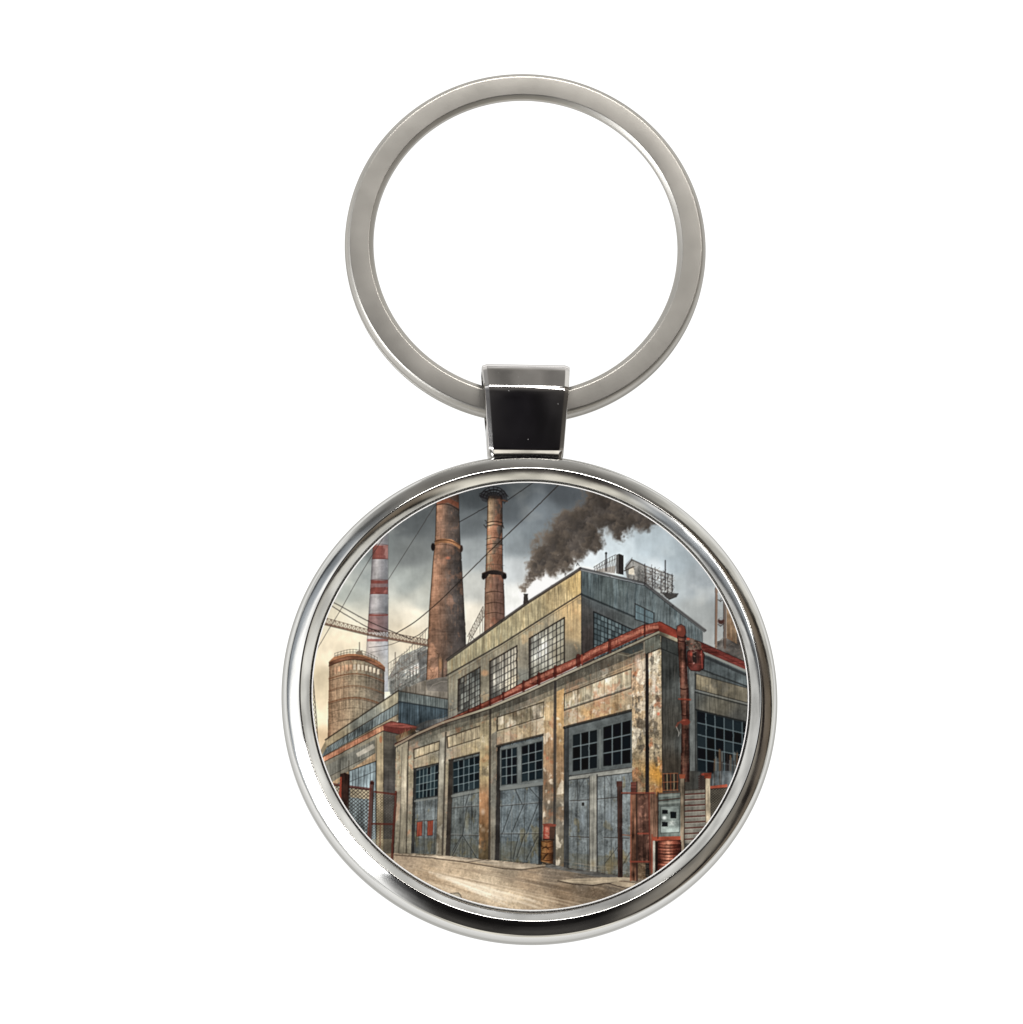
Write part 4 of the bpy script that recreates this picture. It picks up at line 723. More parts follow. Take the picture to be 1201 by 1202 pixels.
def paint_ground():
    G = [(440, 1003)] + BASE + [(900, 1040), (900, 1080), (400, 1080), (400, 1003)]
    poly(G, (160, 136, 108), noise=0.03, grain=0.04, pts_field=[(480, 1008, 168, 146, 120), (520, 1012, 172, 150, 122), (500, 1030, 178, 152, 120), (540, 1040, 204, 178, 144), (570, 1048, 214, 192, 160), (600, 1056, 204, 180, 146), (560, 1062, 184, 160, 128),
         (620, 1030, 164, 140, 112), (650, 1024, 124, 110, 94), (690, 1028, 98, 90, 80), (720, 1032, 104, 94, 82), (660, 1050, 130, 108, 84), (640, 1062, 176, 152, 122), (700, 1050, 116, 98, 78), (735, 1045, 118, 104, 88), (600, 1018, 148, 132, 110), (500, 1050, 160, 136, 106)])
    r = random.Random(31)
    for k in range(420):                                                     # wheel ruts and sweepings, running with the road
        x = r.uniform(440, 760); y = r.uniform(1008, 1072); L = r.uniform(10, 70); s = r.uniform(0.08, 0.20) + (y - 1008) * 0.0015
        line(x, y, x + L, y + L * s, r.uniform(0.4, 1.5), r.choice([(120, 98, 76), (222, 202, 172), (196, 172, 140), (104, 84, 66), (150, 128, 104), (214, 192, 160)]), r.uniform(0.08, 0.26))
    for (x0, y0, x1, y1, wd, cc, aa) in ((478, 1016, 700, 1068, 3, (226, 206, 176), 0.5), (500, 1024, 640, 1066, 5, (236, 220, 194), 0.65), (520, 1031, 600, 1062, 4, (244, 232, 210), 0.6), (486, 1030, 560, 1056, 3, (222, 200, 168), 0.5),
            (520, 1014, 680, 1048, 2.5, (214, 194, 164), 0.4), (490, 1020, 640, 1052, 1.4, (126, 104, 82), 0.5), (540, 1020, 700, 1050, 2.2, (118, 98, 78), 0.45), (480, 1024, 600, 1064, 1.2, (134, 110, 86), 0.5), (600, 1030, 720, 1056, 2.4, (92, 78, 64), 0.45), (560, 1012, 700, 1036, 2.0, (120, 104, 88), 0.4)):
        for j in range(9):
            o = r.uniform(-wd, wd); ta = r.uniform(0, 0.4); tb = r.uniform(0.6, 1.0)
            line(x0 + (x1 - x0) * ta, y0 + (y1 - y0) * ta + o * 0.5, x0 + (x1 - x0) * tb, y0 + (y1 - y0) * tb + o, wd * r.uniform(0.25, 0.7), cc, aa * 0.42)
    for k in range(1500):
        x = r.uniform(450, 760); y = r.uniform(1016, 1072); line(x, y, x + r.uniform(0.4, 1.6), y + 0.3, 0.6, r.choice([(96, 80, 62), (232, 216, 190), (130, 110, 88)]), 0.35)
    poly([(463, 1002), (530, 1005), (612, 1013), (641, 1015.5), (613, 1020.5), (560, 1012), (500, 1006)], (166, 150, 128), noise=0.06, horz=0.05)
    path([(463, 1003.5), (500, 1006.5), (545, 1012), (590, 1019.5), (612, 1021), (644, 1017)], 1.4, (74, 62, 52)); path([(548, 1012), (570, 1009)], 1.1, (84, 72, 60)); path([(500, 1007.5), (545, 1013.5), (590, 1021)], 0.8, (210, 190, 160), 0.5)
    poly([(641, 1013), (668, 1019), (728, 1028), (727, 1031), (700, 1029), (640, 1018)], (84, 84, 82), noise=0.1, horz=0.1, a=0.85)
    poly([(655, 1033.5), (678, 1031), (727, 1029.5), (746, 1031), (745, 1035), (716, 1036), (696, 1038.5), (672, 1037)], (158, 142, 118), noise=0.06, horz=0.06)
    path([(655, 1034), (672, 1037.6), (696, 1039.6), (708, 1037.4), (716, 1037)], 1.5, (64, 54, 46)); poly([(716, 1037.5), (727, 1034), (746, 1037), (742, 1042), (733, 1042)], (166, 148, 122), noise=0.08); path([(716, 1037.5), (734, 1042.5), (745, 1041)], 1.3, (66, 54, 46)); path([(727, 1034), (744, 1036)], 1.0, (84, 62, 48))
    for k in range(60):
        x = r.uniform(690, 745); line(x, r.uniform(1040, 1052), x + r.uniform(2, 8), r.uniform(1041, 1053), 0.8, r.choice([(72, 58, 46), (150, 128, 104), (92, 74, 58)]), 0.4)
    poly([(521, 1051), (537, 1047.5), (541, 1050), (540, 1056), (530, 1058)], (172, 160, 138), noise=0.06); path([(505, 1043), (516, 1045), (517, 1047)], 1.4, (70, 58, 48)); path([(521, 1050), (538, 1048), (541, 1051), (542, 1057)], 1.1, (70, 60, 50), 0.85); blob(541, 1055, 2, 3, (70, 60, 50), 0.7, 0.7)
    for k in range(70):
        x = r.uniform(466, 735); line(x, base(x) + r.uniform(-0.6, 1.5), x + r.uniform(2, 7), base(x) + r.uniform(-0.5, 1.2), 0.9, r.choice([(58, 50, 42), (96, 82, 62), (44, 38, 34)]), 0.5)

def paint_front_things():
    # barrels stacked against the pier
    cylinder([(638, 968), (637.6, 985)], [(645.5, 968), (645.5, 986)], [(0, 120, 44, 34), (0.4, 150, 76, 60), (1, 104, 52, 42)], noise=0.15); poly([(645.5, 969), (652, 970), (650.5, 986), (645.5, 986)], (64, 46, 38), noise=0.1)
    poly([(637, 967), (646, 966.6), (653.5, 968), (652, 970.5), (638, 970)], (132, 66, 52)); path([(638, 985.5), (650, 986)], 1.8, (36, 26, 24))
    for (x, y) in ((640, 972), (641, 976), (640, 980), (642, 982), (641, 974)): line(x, y, x + 3, y + 0.6, 0.9, (216, 184, 160), 0.7)
    cylinder([(635.4, 987), (635, 1011)], [(649.5, 987), (649.5, 1014)], [(0, 120, 78, 34), (0.15, 172, 122, 70), (0.45, 146, 98, 56), (0.75, 96, 60, 34), (1, 60, 42, 30)], noise=0.15)
    for y in (987, 993.5, 1001, 1009): arc(635.2, 649.5, y, -1.4, 1.1, (66, 38, 24), 0.85)
    path([(637, 996), (641, 994), (644, 997)], 1.6, (52, 34, 24)); path([(638, 1008), (641, 1004), (643, 1002)], 1.8, (48, 32, 24)); path([(636, 1012), (642, 1014.5), (649.5, 1014)], 1.2, (44, 34, 26)); line(642, 988, 642, 1012, 0.7, (84, 52, 28), 0.8)
    # left mesh fence and gate
    def mesh(poly_pts, step, col, a=0.8, w=0.55):
        sl, m = pmask(poly_pts); x = GX[sl]; y = GY[sl]
        u = ((x * 0.86 + y) / step) % 1; v = ((x * 0.86 - y) / step) % 1
        t = w / step
        g = np.clip((t - np.minimum(np.minimum(u, 1 - u), np.minimum(v, 1 - v))) / t * 1.6, 0, 1)
        put(sl, m * g, col, a)
    poly([(374, 920), (437, 926), (437, 1000), (374, 1000)], (96, 100, 98), a=0.25)
    poly([(411, 925), (434, 928), (434, 938), (411, 936)], (196, 170, 128), noise=0.1, a=0.7); poly([(384, 921), (400, 923), (400, 935), (388, 933)], (190, 168, 134), noise=0.1, a=0.6)
    mesh([(376, 920), (435, 926), (432, 1000), (376, 1000)], 4.2, (42, 34, 30), 0.85, 0.62)
    mesh([(437, 931), (464, 934), (460, 1016), (436, 1000)], 3.2, (62, 54, 44), 0.6, 0.5)
    poly([(437, 985), (462, 985), (460, 1014), (440, 1008)], (150, 136, 104), noise=0.15, a=0.35)
    path([(384, 919.5), (400, 922), (435, 926.5)], 3.0, (92, 44, 36)); path([(384, 921), (435, 928)], 0.8, (44, 26, 24))
    poly([(399.5, 908.5), (405, 907), (410.5, 909.5), (407, 962), (397, 955)], (58, 40, 34), noise=0.1, vert=0.1); poly([(399.5, 912), (401.5, 912), (400, 950), (396, 945), (398.5, 925)], (150, 66, 48)); path([(410.5, 909.5), (408, 960)], 0.9, (34, 24, 22))
    line(436.6, 918, 433.5, 992, 4.0, (84, 42, 34)); line(434.6, 920, 431.5, 990, 1.0, (140, 68, 50)); line(438.6, 920, 436, 996, 0.9, (38, 24, 22)); poly([(434.4, 917.6), (439.4, 917.6), (439.2, 921), (434.4, 921)], (70, 36, 30))
    line(440, 929.5, 465, 932.5, 2.4, (96, 42, 34)); line(436.5, 967, 462, 967.5, 2.4, (92, 42, 34)); line(446.6, 968, 445.5, 1006, 1.1, (110, 64, 48)); line(447, 932, 447, 966, 0.6, (80, 60, 48), 0.6)
    path([(464.8, 929.5), (462, 975), (459.5, 1020)], 2.8, (92, 40, 32)); path([(466, 930), (463.4, 975), (461, 1018)], 0.8, (44, 26, 22))
    # right: louvred cabinet, switch box, cage, barrel, posts and rails
    poly([(749, 932), (762, 932), (762, 1013), (749, 1013)], (92, 64, 54), noise=0.15, vert=0.12, mixes=[(N_fine, 0.8, 0.6, (150, 104, 84), 0.5)]); poly([(762.5, 930), (773, 930), (773, 1030), (762.5, 1030)], (122, 90, 72), noise=0.12, vert=0.15)
    poly([(770, 925), (778, 925), (778, 935), (770, 935)], (150, 96, 44), noise=0.2, a=0.6); blob(773.5, 912, 4.5, 16, (196, 140, 54), 0.6, 0.9)
    poly([(772, 931), (799, 929), (799, 984), (773, 984)], (98, 106, 100), noise=0.1, vert=0.08); path([(773, 931.5), (799, 929.5)], 1.8, (92, 60, 46)); path([(773, 940), (799, 937)], 1.6, (62, 44, 38)); path([(773, 946), (799, 944)], 0.9, (70, 74, 72))
    for y in (933.5, 942): path([(774, y + 1), (797, y - 0.6)], 2.4, (150, 156, 148), 0.6)
    poly([(775.5, 947), (797.5, 946), (797.5, 977), (775.5, 978)], (120, 130, 125), noise=0.16); path([(775.5, 947), (797.5, 946), (797.5, 977), (775.5, 978)], 0.8, (56, 60, 58), closed=True)
    for q in ((777.5, 950.5, 784, 955.5), (787, 952.6, 794, 960.6), (777, 964.6, 784, 970.5)): poly([(q[0], q[1]), (q[2], q[1] + 0.4), (q[2], q[3]), (q[0], q[3])], (26, 32, 36))
    blob(780, 960, 3.5, 3.2, (226, 232, 228), 0.8, 0.7); blob(789, 966, 4.5, 4, (214, 220, 212), 0.8, 0.8)
    for k in range(8): line(790, 966, 790 + 5 * math.cos(k), 966 + 4 * math.sin(k), 0.5, (84, 92, 90), 0.6)
    poly([(804, 928), (829, 926), (829, 990), (804, 990)], (122, 118, 108), noise=0.08, vert=0.05)
    for k in range(9):
        y = 932 + k * 6.6; line(804, y + 0.6, 829, y - 0.8, 1.9, (88, 44, 36), 0.95); line(804, y + 2, 829, y + 0.6, 0.8, (190, 186, 172), 0.6)
    path([(804, 928), (829, 926)], 1.6, (70, 60, 52))
    poly([(778, 909), (785, 907), (796, 908), (796, 927), (778, 929)], (46, 40, 34), noise=0.2)
    for k in range(5): line(779 + k * 4.1, 908, 779.5 + k * 4.0, 928, 1.2, (168, 148, 112) if k % 2 else (128, 66, 42), 0.9)
    for y in (908, 918, 927.5): line(778, y + 0.4, 796, y - 0.4, 1.2, (150, 90, 60), 0.9)
    for k in range(16): line(806 + k * 1.5, 916 + RND.uniform(-3, 3), 806 + k * 1.5, 928, 0.7, (70, 70, 66), 0.7)
    mesh([(820, 910), (829, 908), (829, 927), (820, 927)], 2.6, (62, 32, 28), 0.9, 0.6); blob(826, 909, 4, 2, (160, 62, 46), 0.9, 0.6)
    poly([(834, 925), (862, 924), (862, 960), (834, 965)], (62, 58, 52), noise=0.1); mesh([(834, 925), (862, 924), (862, 960), (834, 965)], 3.0, (150, 140, 120), 0.55, 0.5)
    poly([(832, 923), (854, 920.5), (854, 924), (832, 926)], (166, 80, 58), noise=0.1); line(832, 926.5, 856, 924.5, 0.9, (60, 34, 30))
    poly([(798.5, 912), (803.6, 912), (803.4, 1000), (798.8, 1004)], (122, 108, 90), noise=0.12, vert=0.15); line(803.8, 912, 803.6, 998, 0.9, (44, 36, 32)); poly([(797.5, 909), (804.6, 909), (804, 914), (798, 914)], (144, 74, 50))
    poly([(828, 910), (833.6, 910), (834, 966), (828.6, 970)], (172, 156, 130), noise=0.1, vert=0.12); line(828, 912, 828.4, 968, 0.9, (66, 54, 46)); poly([(826.5, 907.5), (835.4, 907), (834.6, 914), (827.4, 914)], (158, 72, 50), noise=0.15)
    # lower barrel with its rail and white leg
    poly([(770, 988), (800, 988), (800, 1030), (770, 1030)], (40, 32, 28), noise=0.1)
    cylinder([(772.5, 986), (772, 1030)], [(799.5, 986), (799.5, 1030)], [(0, 74, 38, 30), (0.2, 150, 84, 64), (0.45, 196, 128, 100), (0.7, 130, 66, 50), (1, 62, 34, 30)], noise=0.1, horz=0.15)
    for k in range(9): arc(772, 799.5, 991 + k * 3.6, -1.2, 1.4 if k % 2 else 0.9, (66, 30, 26), 0.85)
    poly([(766, 982.5), (799, 981.5), (799, 986), (766, 987)], (156, 72, 50), noise=0.1); line(766, 987.4, 799, 986.4, 0.9, (50, 28, 26)); poly([(766, 987), (769, 987), (769, 1028), (766, 1028)], (170, 166, 152), noise=0.08); line(769.6, 988, 769.6, 1026, 1.2, (40, 36, 34))
    for (x0, x1, y0, c, cl) in ((724.3, 730.6, 918, (60, 44, 40), (96, 66, 54)),):
        poly([(x0, y0), (x1, y0), (x1 + 0.4, 1030), (x0 + 1, 1030)], c, noise=0.12, vert=0.12); line(x0 + 1.6, y0 + 4, x0 + 2, 1028, 1.0, cl, 0.7); poly([(x0 - 0.8, y0 - 1), (x1 - 0.2, y0 - 1), (x1 - 0.4, y0 + 5), (x0 - 0.4, y0 + 5)], (74, 48, 42), noise=0.1)
    poly([(740.6, 932), (749, 932), (749, 1034), (740, 1034)], (112, 76, 58), noise=0.15, vert=0.18); line(740.6, 932, 740.2, 1034, 1.4, (160, 78, 52), 0.8); line(747.4, 918, 747.8, 1034, 2.2, (46, 38, 36), 0.9); poly([(740.4, 918), (746.8, 918), (746.8, 933), (740.6, 933)], (100, 58, 50), noise=0.15)
    for y in (922, 926, 930): line(740.4, y, 746.8, y, 0.8, (60, 34, 30), 0.8)
    line(730, 930.8, 768, 930.8, 2.0, (138, 66, 50)); line(730, 932, 768, 932, 0.7, (50, 30, 28)); line(731, 980, 741, 981, 1.4, (140, 84, 60)); line(749, 978.5, 761, 978.5, 2.0, (160, 72, 54)); line(740, 1011.5, 762, 1011.5, 2.0, (150, 66, 50))
    line(762, 931, 763, 1020, 1.6, (112, 48, 38)); line(772.4, 930, 772.4, 984, 1.6, (48, 36, 32)); line(765.5, 980, 765.5, 1024, 2.0, (150, 62, 44), 0.8); path([(710, 1014), (726, 993)], 0.9, (56, 54, 50), 0.8)

def finish():
    """hand-drawn wobble, pen-and-wash grain, thin even wash"""
    global IMG
    dx = (0.16 * fbm(7, 7, 2, 90) * K).astype(int); dy = (0.16 * fbm(7, 7, 2, 91) * K).astype(int)
    yy, xx = np.mgrid[0:NH, 0:NW]
    IMG = IMG[np.clip(yy + dy, 0, NH - 1), np.clip(xx + dx, 0, NW - 1)]
    soft = IMG.copy()
    for ax in (0, 1):
        soft = (np.roll(soft, 3, ax) + np.roll(soft, -3, ax) + np.roll(soft, 6, ax) + np.roll(soft, -6, ax) + soft) / 5
    det = IMG - soft
    IMG = IMG + 0.2 * det
    g = IMG.mean(-1, keepdims=True); IMG = g + (IMG - g) * 0.73
    IMG = IMG + 0.20 * (IMG - 0.43) + 0.03 * np.clip(IMG - 0.55, 0, 1)
    IMG = np.clip(IMG, 0.03, 0.97)
    k = np.array([0.25, 0.5, 0.25], np.float32)
    for ax in (0, 1):
        IMG = 0.25 * np.roll(IMG, 1, ax) + 0.5 * IMG + 0.25 * np.roll(IMG, -1, ax)

def paint_print():
    paint_sky(); paint_smoke(); paint_far(); paint_stacks(); paint_wires(); paint_tank(); paint_mid_buildings(); paint_hall(); paint_facade(); paint_ground(); paint_right_wing(); paint_front_things(); finish()
    return IMG

# ---------------------------------------------------------------- materials
def mat(name):
    m = bpy.data.materials.new(name); m.use_nodes = True
    return m, m.node_tree.nodes, m.node_tree.links, m.node_tree.nodes['Principled BSDF']

def metal(name, col, rough, bump=0.0, bscale=900, speck=0.0, rough_var=0.0, stretch=(1, 1, 1), tarnish=None, specks=False):
    m, n, l, b = mat(name)
    b.inputs['Metallic'].default_value = 1; b.inputs['Specular Tint'].default_value = (0.48, 0.475, 0.455, 1); b.inputs['Base Color'].default_value = (*col, 1); b.inputs['Roughness'].default_value = rough
    tc = n.new('ShaderNodeTexCoord'); mp = n.new('ShaderNodeMapping'); mp.inputs['Scale'].default_value = stretch; l.new(tc.outputs['Object'], mp.inputs[0])
    if bump:
        nz = n.new('ShaderNodeTexNoise'); nz.inputs['Scale'].default_value = bscale; nz.inputs['Detail'].default_value = 5; l.new(mp.outputs[0], nz.inputs['Vector'])
        bp = n.new('ShaderNodeBump'); bp.inputs['Strength'].default_value = 1; bp.inputs['Distance'].default_value = bump; l.new(nz.outputs[0], bp.inputs['Height']); l.new(bp.outputs[0], b.inputs['Normal'])
    if rough_var:
        nz = n.new('ShaderNodeTexNoise'); nz.inputs['Scale'].default_value = 320; nz.inputs['Detail'].default_value = 6; l.new(mp.outputs[0], nz.inputs['Vector'])
        mr = n.new('ShaderNodeMapRange'); mr.inputs['From Min'].default_value = 0.35; mr.inputs['From Max'].default_value = 0.7
        mr.inputs['To Min'].default_value = rough; mr.inputs['To Max'].default_value = rough + rough_var; l.new(nz.outputs[0], mr.inputs[0]); l.new(mr.outputs[0], b.inputs['Roughness'])
    if specks:                                               # dust and pin-prick pits
        vo = n.new('ShaderNodeTexVoronoi'); vo.inputs['Scale'].default_value = 2900; l.new(tc.outputs['Object'], vo.inputs['Vector'])
        c1 = n.new('ShaderNodeMath'); c1.operation = 'LESS_THAN'; c1.inputs[1].default_value = 0.11; l.new(vo.outputs['Distance'], c1.inputs[0])
        sp = n.new('ShaderNodeSeparateColor'); l.new(vo.outputs['Color'], sp.inputs[0])
        c2 = n.new('ShaderNodeMath'); c2.operation = 'GREATER_THAN'; c2.inputs[1].default_value = 0.90; l.new(sp.outputs[0], c2.inputs[0])
        c3 = n.new('ShaderNodeMath'); c3.operation = 'MULTIPLY'; l.new(c1.outputs[0], c3.inputs[0]); l.new(c2.outputs[0], c3.inputs[1])
        c4 = n.new('ShaderNodeMath'); c4.operation = 'MULTIPLY_ADD'; c4.inputs[1].default_value = -0.35; c4.inputs[2].default_value = 1.0; l.new(c3.outputs[0], c4.inputs[0]); l.new(c4.outputs[0], b.inputs['Metallic'])
    if tarnish:
        nz = n.new('ShaderNodeTexNoise'); nz.inputs['Scale'].default_value = tarnish[0]; nz.inputs['Detail'].default_value = 8; l.new(tc.outputs['Object'], nz.inputs['Vector'])
        cr = n.new('ShaderNodeValToRGB'); cr.color_ramp.elements[0].position = 0.38; cr.color_ramp.elements[1].position = 0.66
        cr.color_ramp.elements[0].color = (*col, 1); cr.color_ramp.elements[1].color = (*tarnish[1], 1)
        l.new(nz.outputs[0], cr.inputs[0]); l.new(cr.outputs[0], b.inputs['Base Color'])
    return m

M_RING = metal('satin_nickel', (0.435, 0.418, 0.388), 0.36, bump=1.2e-6, bscale=2600, rough_var=0.06, tarnish=(260, (0.395, 0.38, 0.352)))
M_CHROME = metal('polished_chrome', (0.62, 0.615, 0.595), 0.05, bump=7e-6, bscale=420, rough_var=0.07)
M_BLACKNICKEL = metal('mirror_nickel', (0.72, 0.70, 0.685), 0.06, bump=1.0e-6, bscale=1500, rough_var=0.05, specks=True)

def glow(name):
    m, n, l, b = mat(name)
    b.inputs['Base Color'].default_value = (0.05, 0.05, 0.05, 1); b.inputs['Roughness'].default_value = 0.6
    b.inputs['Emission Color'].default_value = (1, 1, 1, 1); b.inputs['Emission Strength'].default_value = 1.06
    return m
M_TABLE = glow('glowing_white_plate')  # added glow, whitens the ground and the reflections in the metal walls

m, n, l, b = mat('printed_paper')
at = n.new('ShaderNodeAttribute'); at.attribute_name = 'print_colour'
l.new(at.outputs['Color'], b.inputs['Base Color']); b.inputs['Roughness'].default_value = 0.45; b.inputs['Specular IOR Level'].default_value = 0.04
nz = n.new('ShaderNodeTexNoise'); nz.inputs['Scale'].default_value = 9000; tcp = n.new('ShaderNodeTexCoord'); l.new(tcp.outputs['Object'], nz.inputs['Vector'])
bp = n.new('ShaderNodeBump'); bp.inputs['Distance'].default_value = 1e-6; l.new(nz.outputs[0], bp.inputs['Height']); l.new(bp.outputs[0], b.inputs['Normal'])
M_PRINT = m
m, n, l, b = mat('white_paper_edge'); b.inputs['Base Color'].default_value = (0.82, 0.81, 0.80, 1); b.inputs['Roughness'].default_value = 0.5
M_EDGE = m

# ---------------------------------------------------------------- mesh helpers
def finish_bm(name, bm, material, parent=None, sharp=32, loc=(0, 0, 0)):
    bmesh.ops.recalc_face_normals(bm, faces=bm.faces[:])
    lim = math.radians(sharp)
    for f in bm.faces: f.smooth = True
    for ed in bm.edges:
        ed.smooth = not (len(ed.link_faces) == 2 and ed.calc_face_angle(0) > lim)
    me = bpy.data.meshes.new(name); bm.to_mesh(me); bm.free(); me.materials.append(material)
    o = bpy.data.objects.new(name, me); scene.collection.objects.link(o)
    o.location = loc; o.parent = parent
    return o

def round_profile(pts, rounds, n=5):
    """closed profile with chosen corners rounded; rounds = {index: radius}"""
    out = []
    m = len(pts)
    for i, p in enumerate(pts):
        r = rounds.get(i, 0)
        if not r: out.append(Vector(p)); continue
        p = Vector(p); a = Vector(pts[i - 1]) - p; c = Vector(pts[(i + 1) % m]) - p
        ra, rc = min(r, a.length * 0.49), min(r, c.length * 0.49)
        A = p + a.normalized() * ra; C = p + c.normalized() * rc
        for k in range(n + 1):
            t = k / n; out.append((1 - t) ** 2 * A + 2 * t * (1 - t) * p + t * t * C)
    return out

def lathe(prof, seg, start=0.0, sweep=2 * math.pi, cap=False):
    """prof: closed (radius, height) loop in px"""
    bm = bmesh.new(); rings = []
    full = abs(sweep - 2 * math.pi) < 1e-6
    cnt = seg if full else seg + 1
    for i in range(cnt):
        a = start + sweep * i / seg
        rings.append([bm.verts.new((p[0] * math.cos(a) * S, p[0] * math.sin(a) * S, p[1] * S)) for p in prof])
    for i in range(seg):
        A, B = rings[i], rings[(i + 1) % cnt]
        for j in range(len(prof)):
            k = (j + 1) % len(prof); bm.faces.new((A[j], B[j], B[k], A[k]))
    if not full: bm.faces.new(rings[0]); bm.faces.new(rings[-1])
    return bm

# ---------------------------------------------------------------- the setting: a glowing plate added to keep the ground white and shadowless
bm = bmesh.new()
h = 0.45; t = 0.01
bmesh.ops.create_cube(bm, size=1); bmesh.ops.scale(bm, vec=(2 * h, 2 * h, t), verts=bm.verts); bmesh.ops.translate(bm, vec=(0, 0, -t / 2), verts=bm.verts)
table = finish_bm('white_surface', bm, M_TABLE); table['kind'] = 'structure'

# ---------------------------------------------------------------- the keychain
key = bpy.data.objects.new('keychain', None); scene.collection.objects.link(key); key.empty_display_size = 0.01
key['label'] = 'round silver metal keychain with split ring and a printed factory picture on its medallion'; key['category'] = 'keychain'

# medallion: solid disc with a raised polished rim and a sunken floor for the print
MC = (20.2 * S, -225.0 * S, 0)
prof = [(60, 1), (277, 1), (283, 4), (285.6, 9), (285.6, 31), (281.8, 41.6), (276.5, 45.0), (264.2, 51.2), (253.2, 42.3), (252.6, 37.0), (60, 37.0)]
prof = round_profile(prof, {2: 4, 3: 4, 4: 5, 5: 4, 6: 7, 7: 1.3, 8: 0.8})
bm = lathe([(0.01, 1)] + [tuple(p) for p in prof[1:-1]] + [(0.01, 37.0)], 360)
medal = finish_bm('medallion', bm, M_CHROME, key, 50, MC)
medal['label'] = 'polished round metal medallion with raised rim'

# printed insert: a white card whose face carries the picture
bm = bmesh.new()
N = 300; z1, z0 = 40.9 * S, 37.2 * S; R = 250.9
top = [bm.verts.new((R * S * math.cos(2 * math.pi * i / N), R * S * math.sin(2 * math.pi * i / N), z1)) for i in range(N)]
top2 = [bm.verts.new(((R - 1.6) * S * math.cos(2 * math.pi * i / N), (R - 1.6) * S * math.sin(2 * math.pi * i / N), z1)) for i in range(N)]
bot = [bm.verts.new((R * S * math.cos(2 * math.pi * i / N), R * S * math.sin(2 * math.pi * i / N), z0)) for i in range(N)]
for i in range(N):
    k = (i + 1) % N
    bm.faces.new((top[i], bot[i], bot[k], top[k])); bm.faces.new((top2[i], top[i], top[k], top2[k]))
insert = finish_bm('picture_insert', bm, M_EDGE, medal, 30)
insert['label'] = 'thin white edge of the round picture insert'

img = paint_print()
if PRINT_MESH:
    step = 0.66; RP = 249.6
    n1 = int(2 * RP / step) + 3
    xs = (np.arange(n1) - (n1 - 1) / 2) * step
    XX, YY = np.meshgrid(xs, xs)
    rr = np.hypot(XX, YY)
    inside = rr < RP + step * 0.9
    # the outermost vertices are drawn in to the true circle
    f = np.where(rr > RP, RP / np.maximum(rr, 1e-6), 1.0); PX, PY = XX * f, YY * f
    idx = -np.ones(XX.shape, np.int64); idx[inside] = np.arange(inside.sum())
    co = np.stack([PX[inside] * S, PY[inside] * S, np.full(inside.sum(), 41.0 * S)], -1).astype(np.float32)
    a, b_, c_, d_ = idx[:-1, :-1], idx[:-1, 1:], idx[1:, 1:], idx[1:, :-1]
    ok = (a >= 0) & (b_ >= 0) & (c_ >= 0) & (d_ >= 0)
    quads = np.stack([a[ok], b_[ok], c_[ok], d_[ok]], -1).astype(np.int32)
    me = bpy.data.meshes.new('printed_picture')
    me.vertices.add(len(co)); me.vertices.foreach_set('co', co.ravel())
    me.loops.add(quads.size); me.loops.foreach_set('vertex_index', quads.ravel())
    me.polygons.add(len(quads)); me.polygons.foreach_set('loop_start', (np.arange(len(quads)) * 4).astype(np.int32))
    me.update(calc_edges=True)
    # sample the illustration: the print is drawn 513 x 504 units across the disc
    a_ = PX[inside] / 251.0; b_ = PY[inside] / 251.0
    u = 623.446 + 256.773 * a_ - 0.377 * b_ - 4.267 * a_ * b_ - 0.864 * a_ ** 2
    v = 813.183 + 2.883 * a_ - 252.036 * b_ + 0.8 * a_ * b_ + 4.189 * b_ ** 2
    fx = np.clip((u - X0) * K - 0.5, 0, NW - 1.001); fy = np.clip((v - Y0) * K - 0.5, 0, NH - 1.001)
    ix, iy = fx.astype(int), fy.astype(int); tx, ty = (fx - ix)[:, None], (fy - iy)[:, None]
    c = (img[iy, ix] * (1 - tx) + img[iy, ix + 1] * tx) * (1 - ty) + (img[iy + 1, ix] * (1 - tx) + img[iy + 1, ix + 1] * tx) * ty
    lin = np.where(c <= 0.04045, c / 12.92, ((c + 0.055) / 1.055) ** 2.4) * PRINT_GAIN
    rgba = np.concatenate([lin, np.ones((len(lin), 1))], -1).astype(np.float32)
    at = me.color_attributes.new('print_colour', 'FLOAT_COLOR', 'POINT'); at.data.foreach_set('color', rgba.ravel())
    me.materials.append(M_PRINT)
    pic = bpy.data.objects.new('printed_picture', me); scene.collection.objects.link(pic); pic.parent = medal
    pic['label'] = 'round printed illustration of a rusty factory with tall chimneys, grey garage doors and dark smoke'

# split ring: two flat coils of one flattened wire, seen as a groove round both walls
RC = (15.6 * S, 322.2 * S, 9.0 * S)
prof = [(188, 1), (190, 0), (211, 0), (214.9, 3), (215.4, 11.6), (214.0, 12.6), (215.4, 13.6), (215.0, 20.6), (212.4, 24.2), (209.4, 26), (187.0, 26), (181.6, 22.0), (181.2, 19), (187.6, 3)]
prof = round_profile(prof, {0: 1, 2: 2, 3: 2, 7: 1.6, 9: 1, 10: 0.8, 11: 1.4}, 4)
bm = lathe([tuple(p) for p in prof], 400)
ring = finish_bm('split_ring', bm, M_RING, key, 40, RC)
ring.rotation_euler = (math.radians(2.2), 0, 0)

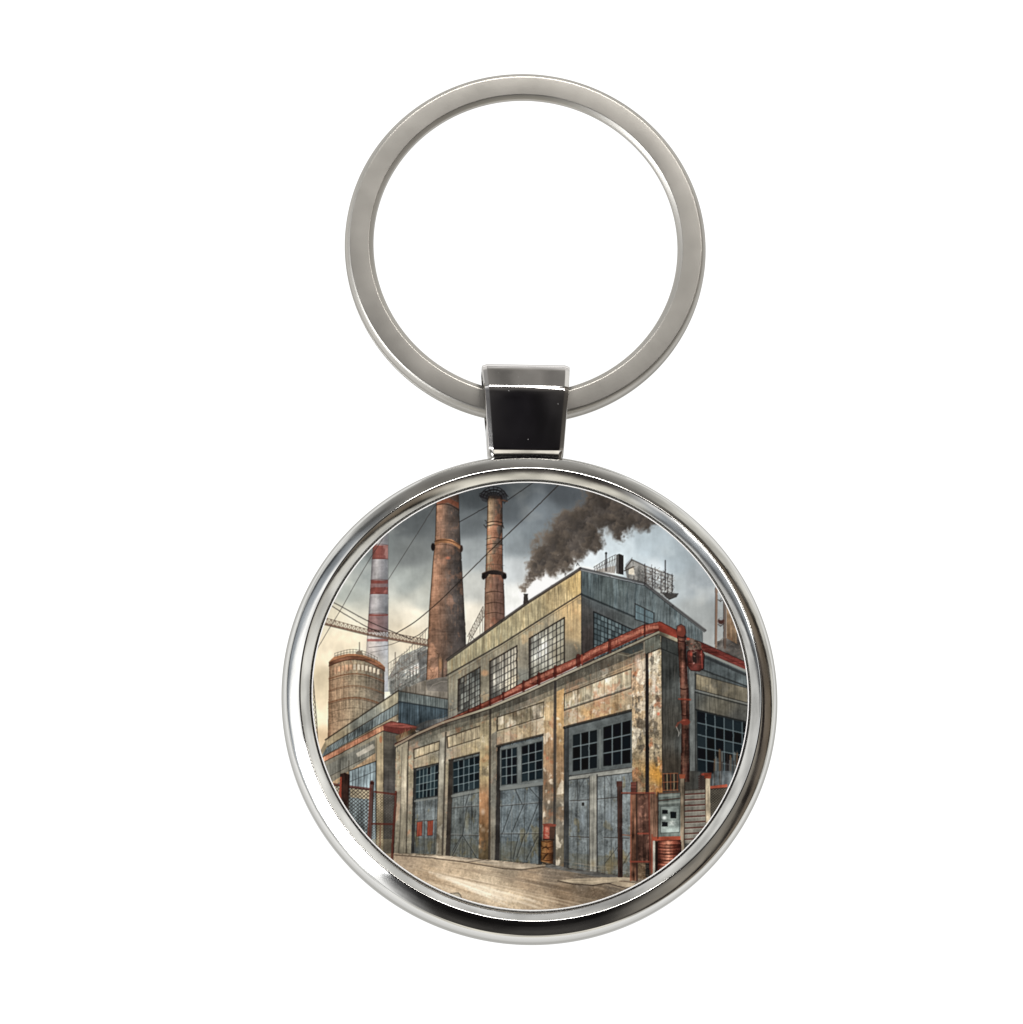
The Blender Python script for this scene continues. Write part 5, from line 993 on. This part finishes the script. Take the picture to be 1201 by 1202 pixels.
# connector: a folded strap that wraps the ring and is soldered to the medallion
def strap():
    outer = [(54.5, 38.5), (63.0, 46.2), (66, 47.2), (126, 55.6), (136, 56.2), (143, 53.0), (168.5, 41.8), (171.5, 31), (170.5, 9), (163, 1.5), (70, 1.2), (62, 4), (60, 10)]
    ro = {0: 1.0, 1: 1.0, 3: 6, 4: 12, 5: 12, 6: 9, 7: 9, 8: 8, 9: 8, 10: 4, 11: 3}
    O = round_profile(outer, ro, 6)
    bm = bmesh.new()
    def half(y):                                             # half width narrows towards the medallion
        return 43.6 + (52.2 - 43.6) * (y - 60) / 113.5
    inner = round_profile([(96, 9), (96, 38), (140, 39), (163, 25), (166, 17), (160, 8)], {1: 3, 2: 8, 3: 6, 4: 6, 5: 5}, 4)
    bev = [(0.0, 3.6), (0.6, 1.8), (1.8, 0.6), (3.6, 0.0)]   # (inset of the outline, inset from the side)
    def inset(P, k):                                         # parallel offset of the outline
        n_ = len(P); res = []
        for i_ in range(n_):
            e1 = (P[i_] - P[i_ - 1]).normalized(); e2 = (P[(i_ + 1) % n_] - P[i_]).normalized()
            nn = Vector((-e1.y - e2.y, e1.x + e2.x)).normalized(); m2 = max(0.6, nn.dot(Vector((-e1.y, e1.x))))
            res.append(P[i_] - nn * (sgn * k / m2))
        return res
    area = sum(O[i_ - 1].x * O[i_].y - O[i_].x * O[i_ - 1].y for i_ in range(len(O)))
    sgn = -1 if area > 0 else 1
    cx = 15.0
    def ringverts(P, y_shift, side, inset_out, inset_side):
        vs = []
        for q in inset(P, inset_out):
            vs.append(bm.verts.new(((cx + side * (half(q.x) - inset_side)) * S, q.x * S, q.y * S)))
        return vs
    loops = []
    for (a, b_) in [(2.8, 0.0), (1.9, 0.5), (0.4, 4.8), (0.0, 6.0)]: loops.append(ringverts(O, 0, -1, a, b_))
    for (a, b_) in [(0.0, 6.0), (0.4, 4.8), (1.9, 0.5), (2.8, 0.0)]: loops.append(ringverts(O, 0, 1, a, b_))
    n = len(O)
    for A, B in zip(loops[:-1], loops[1:]):
        for j in range(n): k = (j + 1) % n; bm.faces.new((A[j], A[k], B[k], B[j]))
    # side cheeks pierced by the eye through which the ring runs
    li = [bm.verts.new(((cx - half(p.x)) * S, p.x * S, p.y * S)) for p in inner]; ri = [bm.verts.new(((cx + half(p.x)) * S, p.x * S, p.y * S)) for p in inner]
    m_ = len(inner)
    for j in range(m_): k = (j + 1) % m_; bm.faces.new((li[j], li[k], ri[k], ri[j]))
    for outl, inn in ((loops[0], li), (loops[-1], ri)):
        eds = []
        for V in (outl, inn):
            for j in range(len(V)):
                ed = bm.edges.get((V[j], V[(j + 1) % len(V)])) or bm.edges.new((V[j], V[(j + 1) % len(V)])); eds.append(ed)
        bmesh.ops.triangle_fill(bm, use_beauty=True, use_dissolve=False, edges=eds)
    return bm
conn = finish_bm('connector', strap(), M_BLACKNICKEL, key, 40)
conn['label'] = 'mirror polished folded metal connector holding the ring'
# solder lug between connector and medallion
bm = bmesh.new()
pts = [(-26, 52), (56, 52), (54, 66), (-24, 66)]
vs = [[bm.verts.new((x * S, y * S, z * S)) for x, y in pts] for z in (5, 20)]
bm.faces.new(vs[0][::-1]); bm.faces.new(vs[1])
for j in range(4): k = (j + 1) % 4; bm.faces.new((vs[0][j], vs[0][k], vs[1][k], vs[1][j]))
bmesh.ops.bevel(bm, geom=bm.edges[:], offset=2 * S, segments=3, affect='EDGES')
finish_bm('solder_lug', bm, M_CHROME, conn, 40)
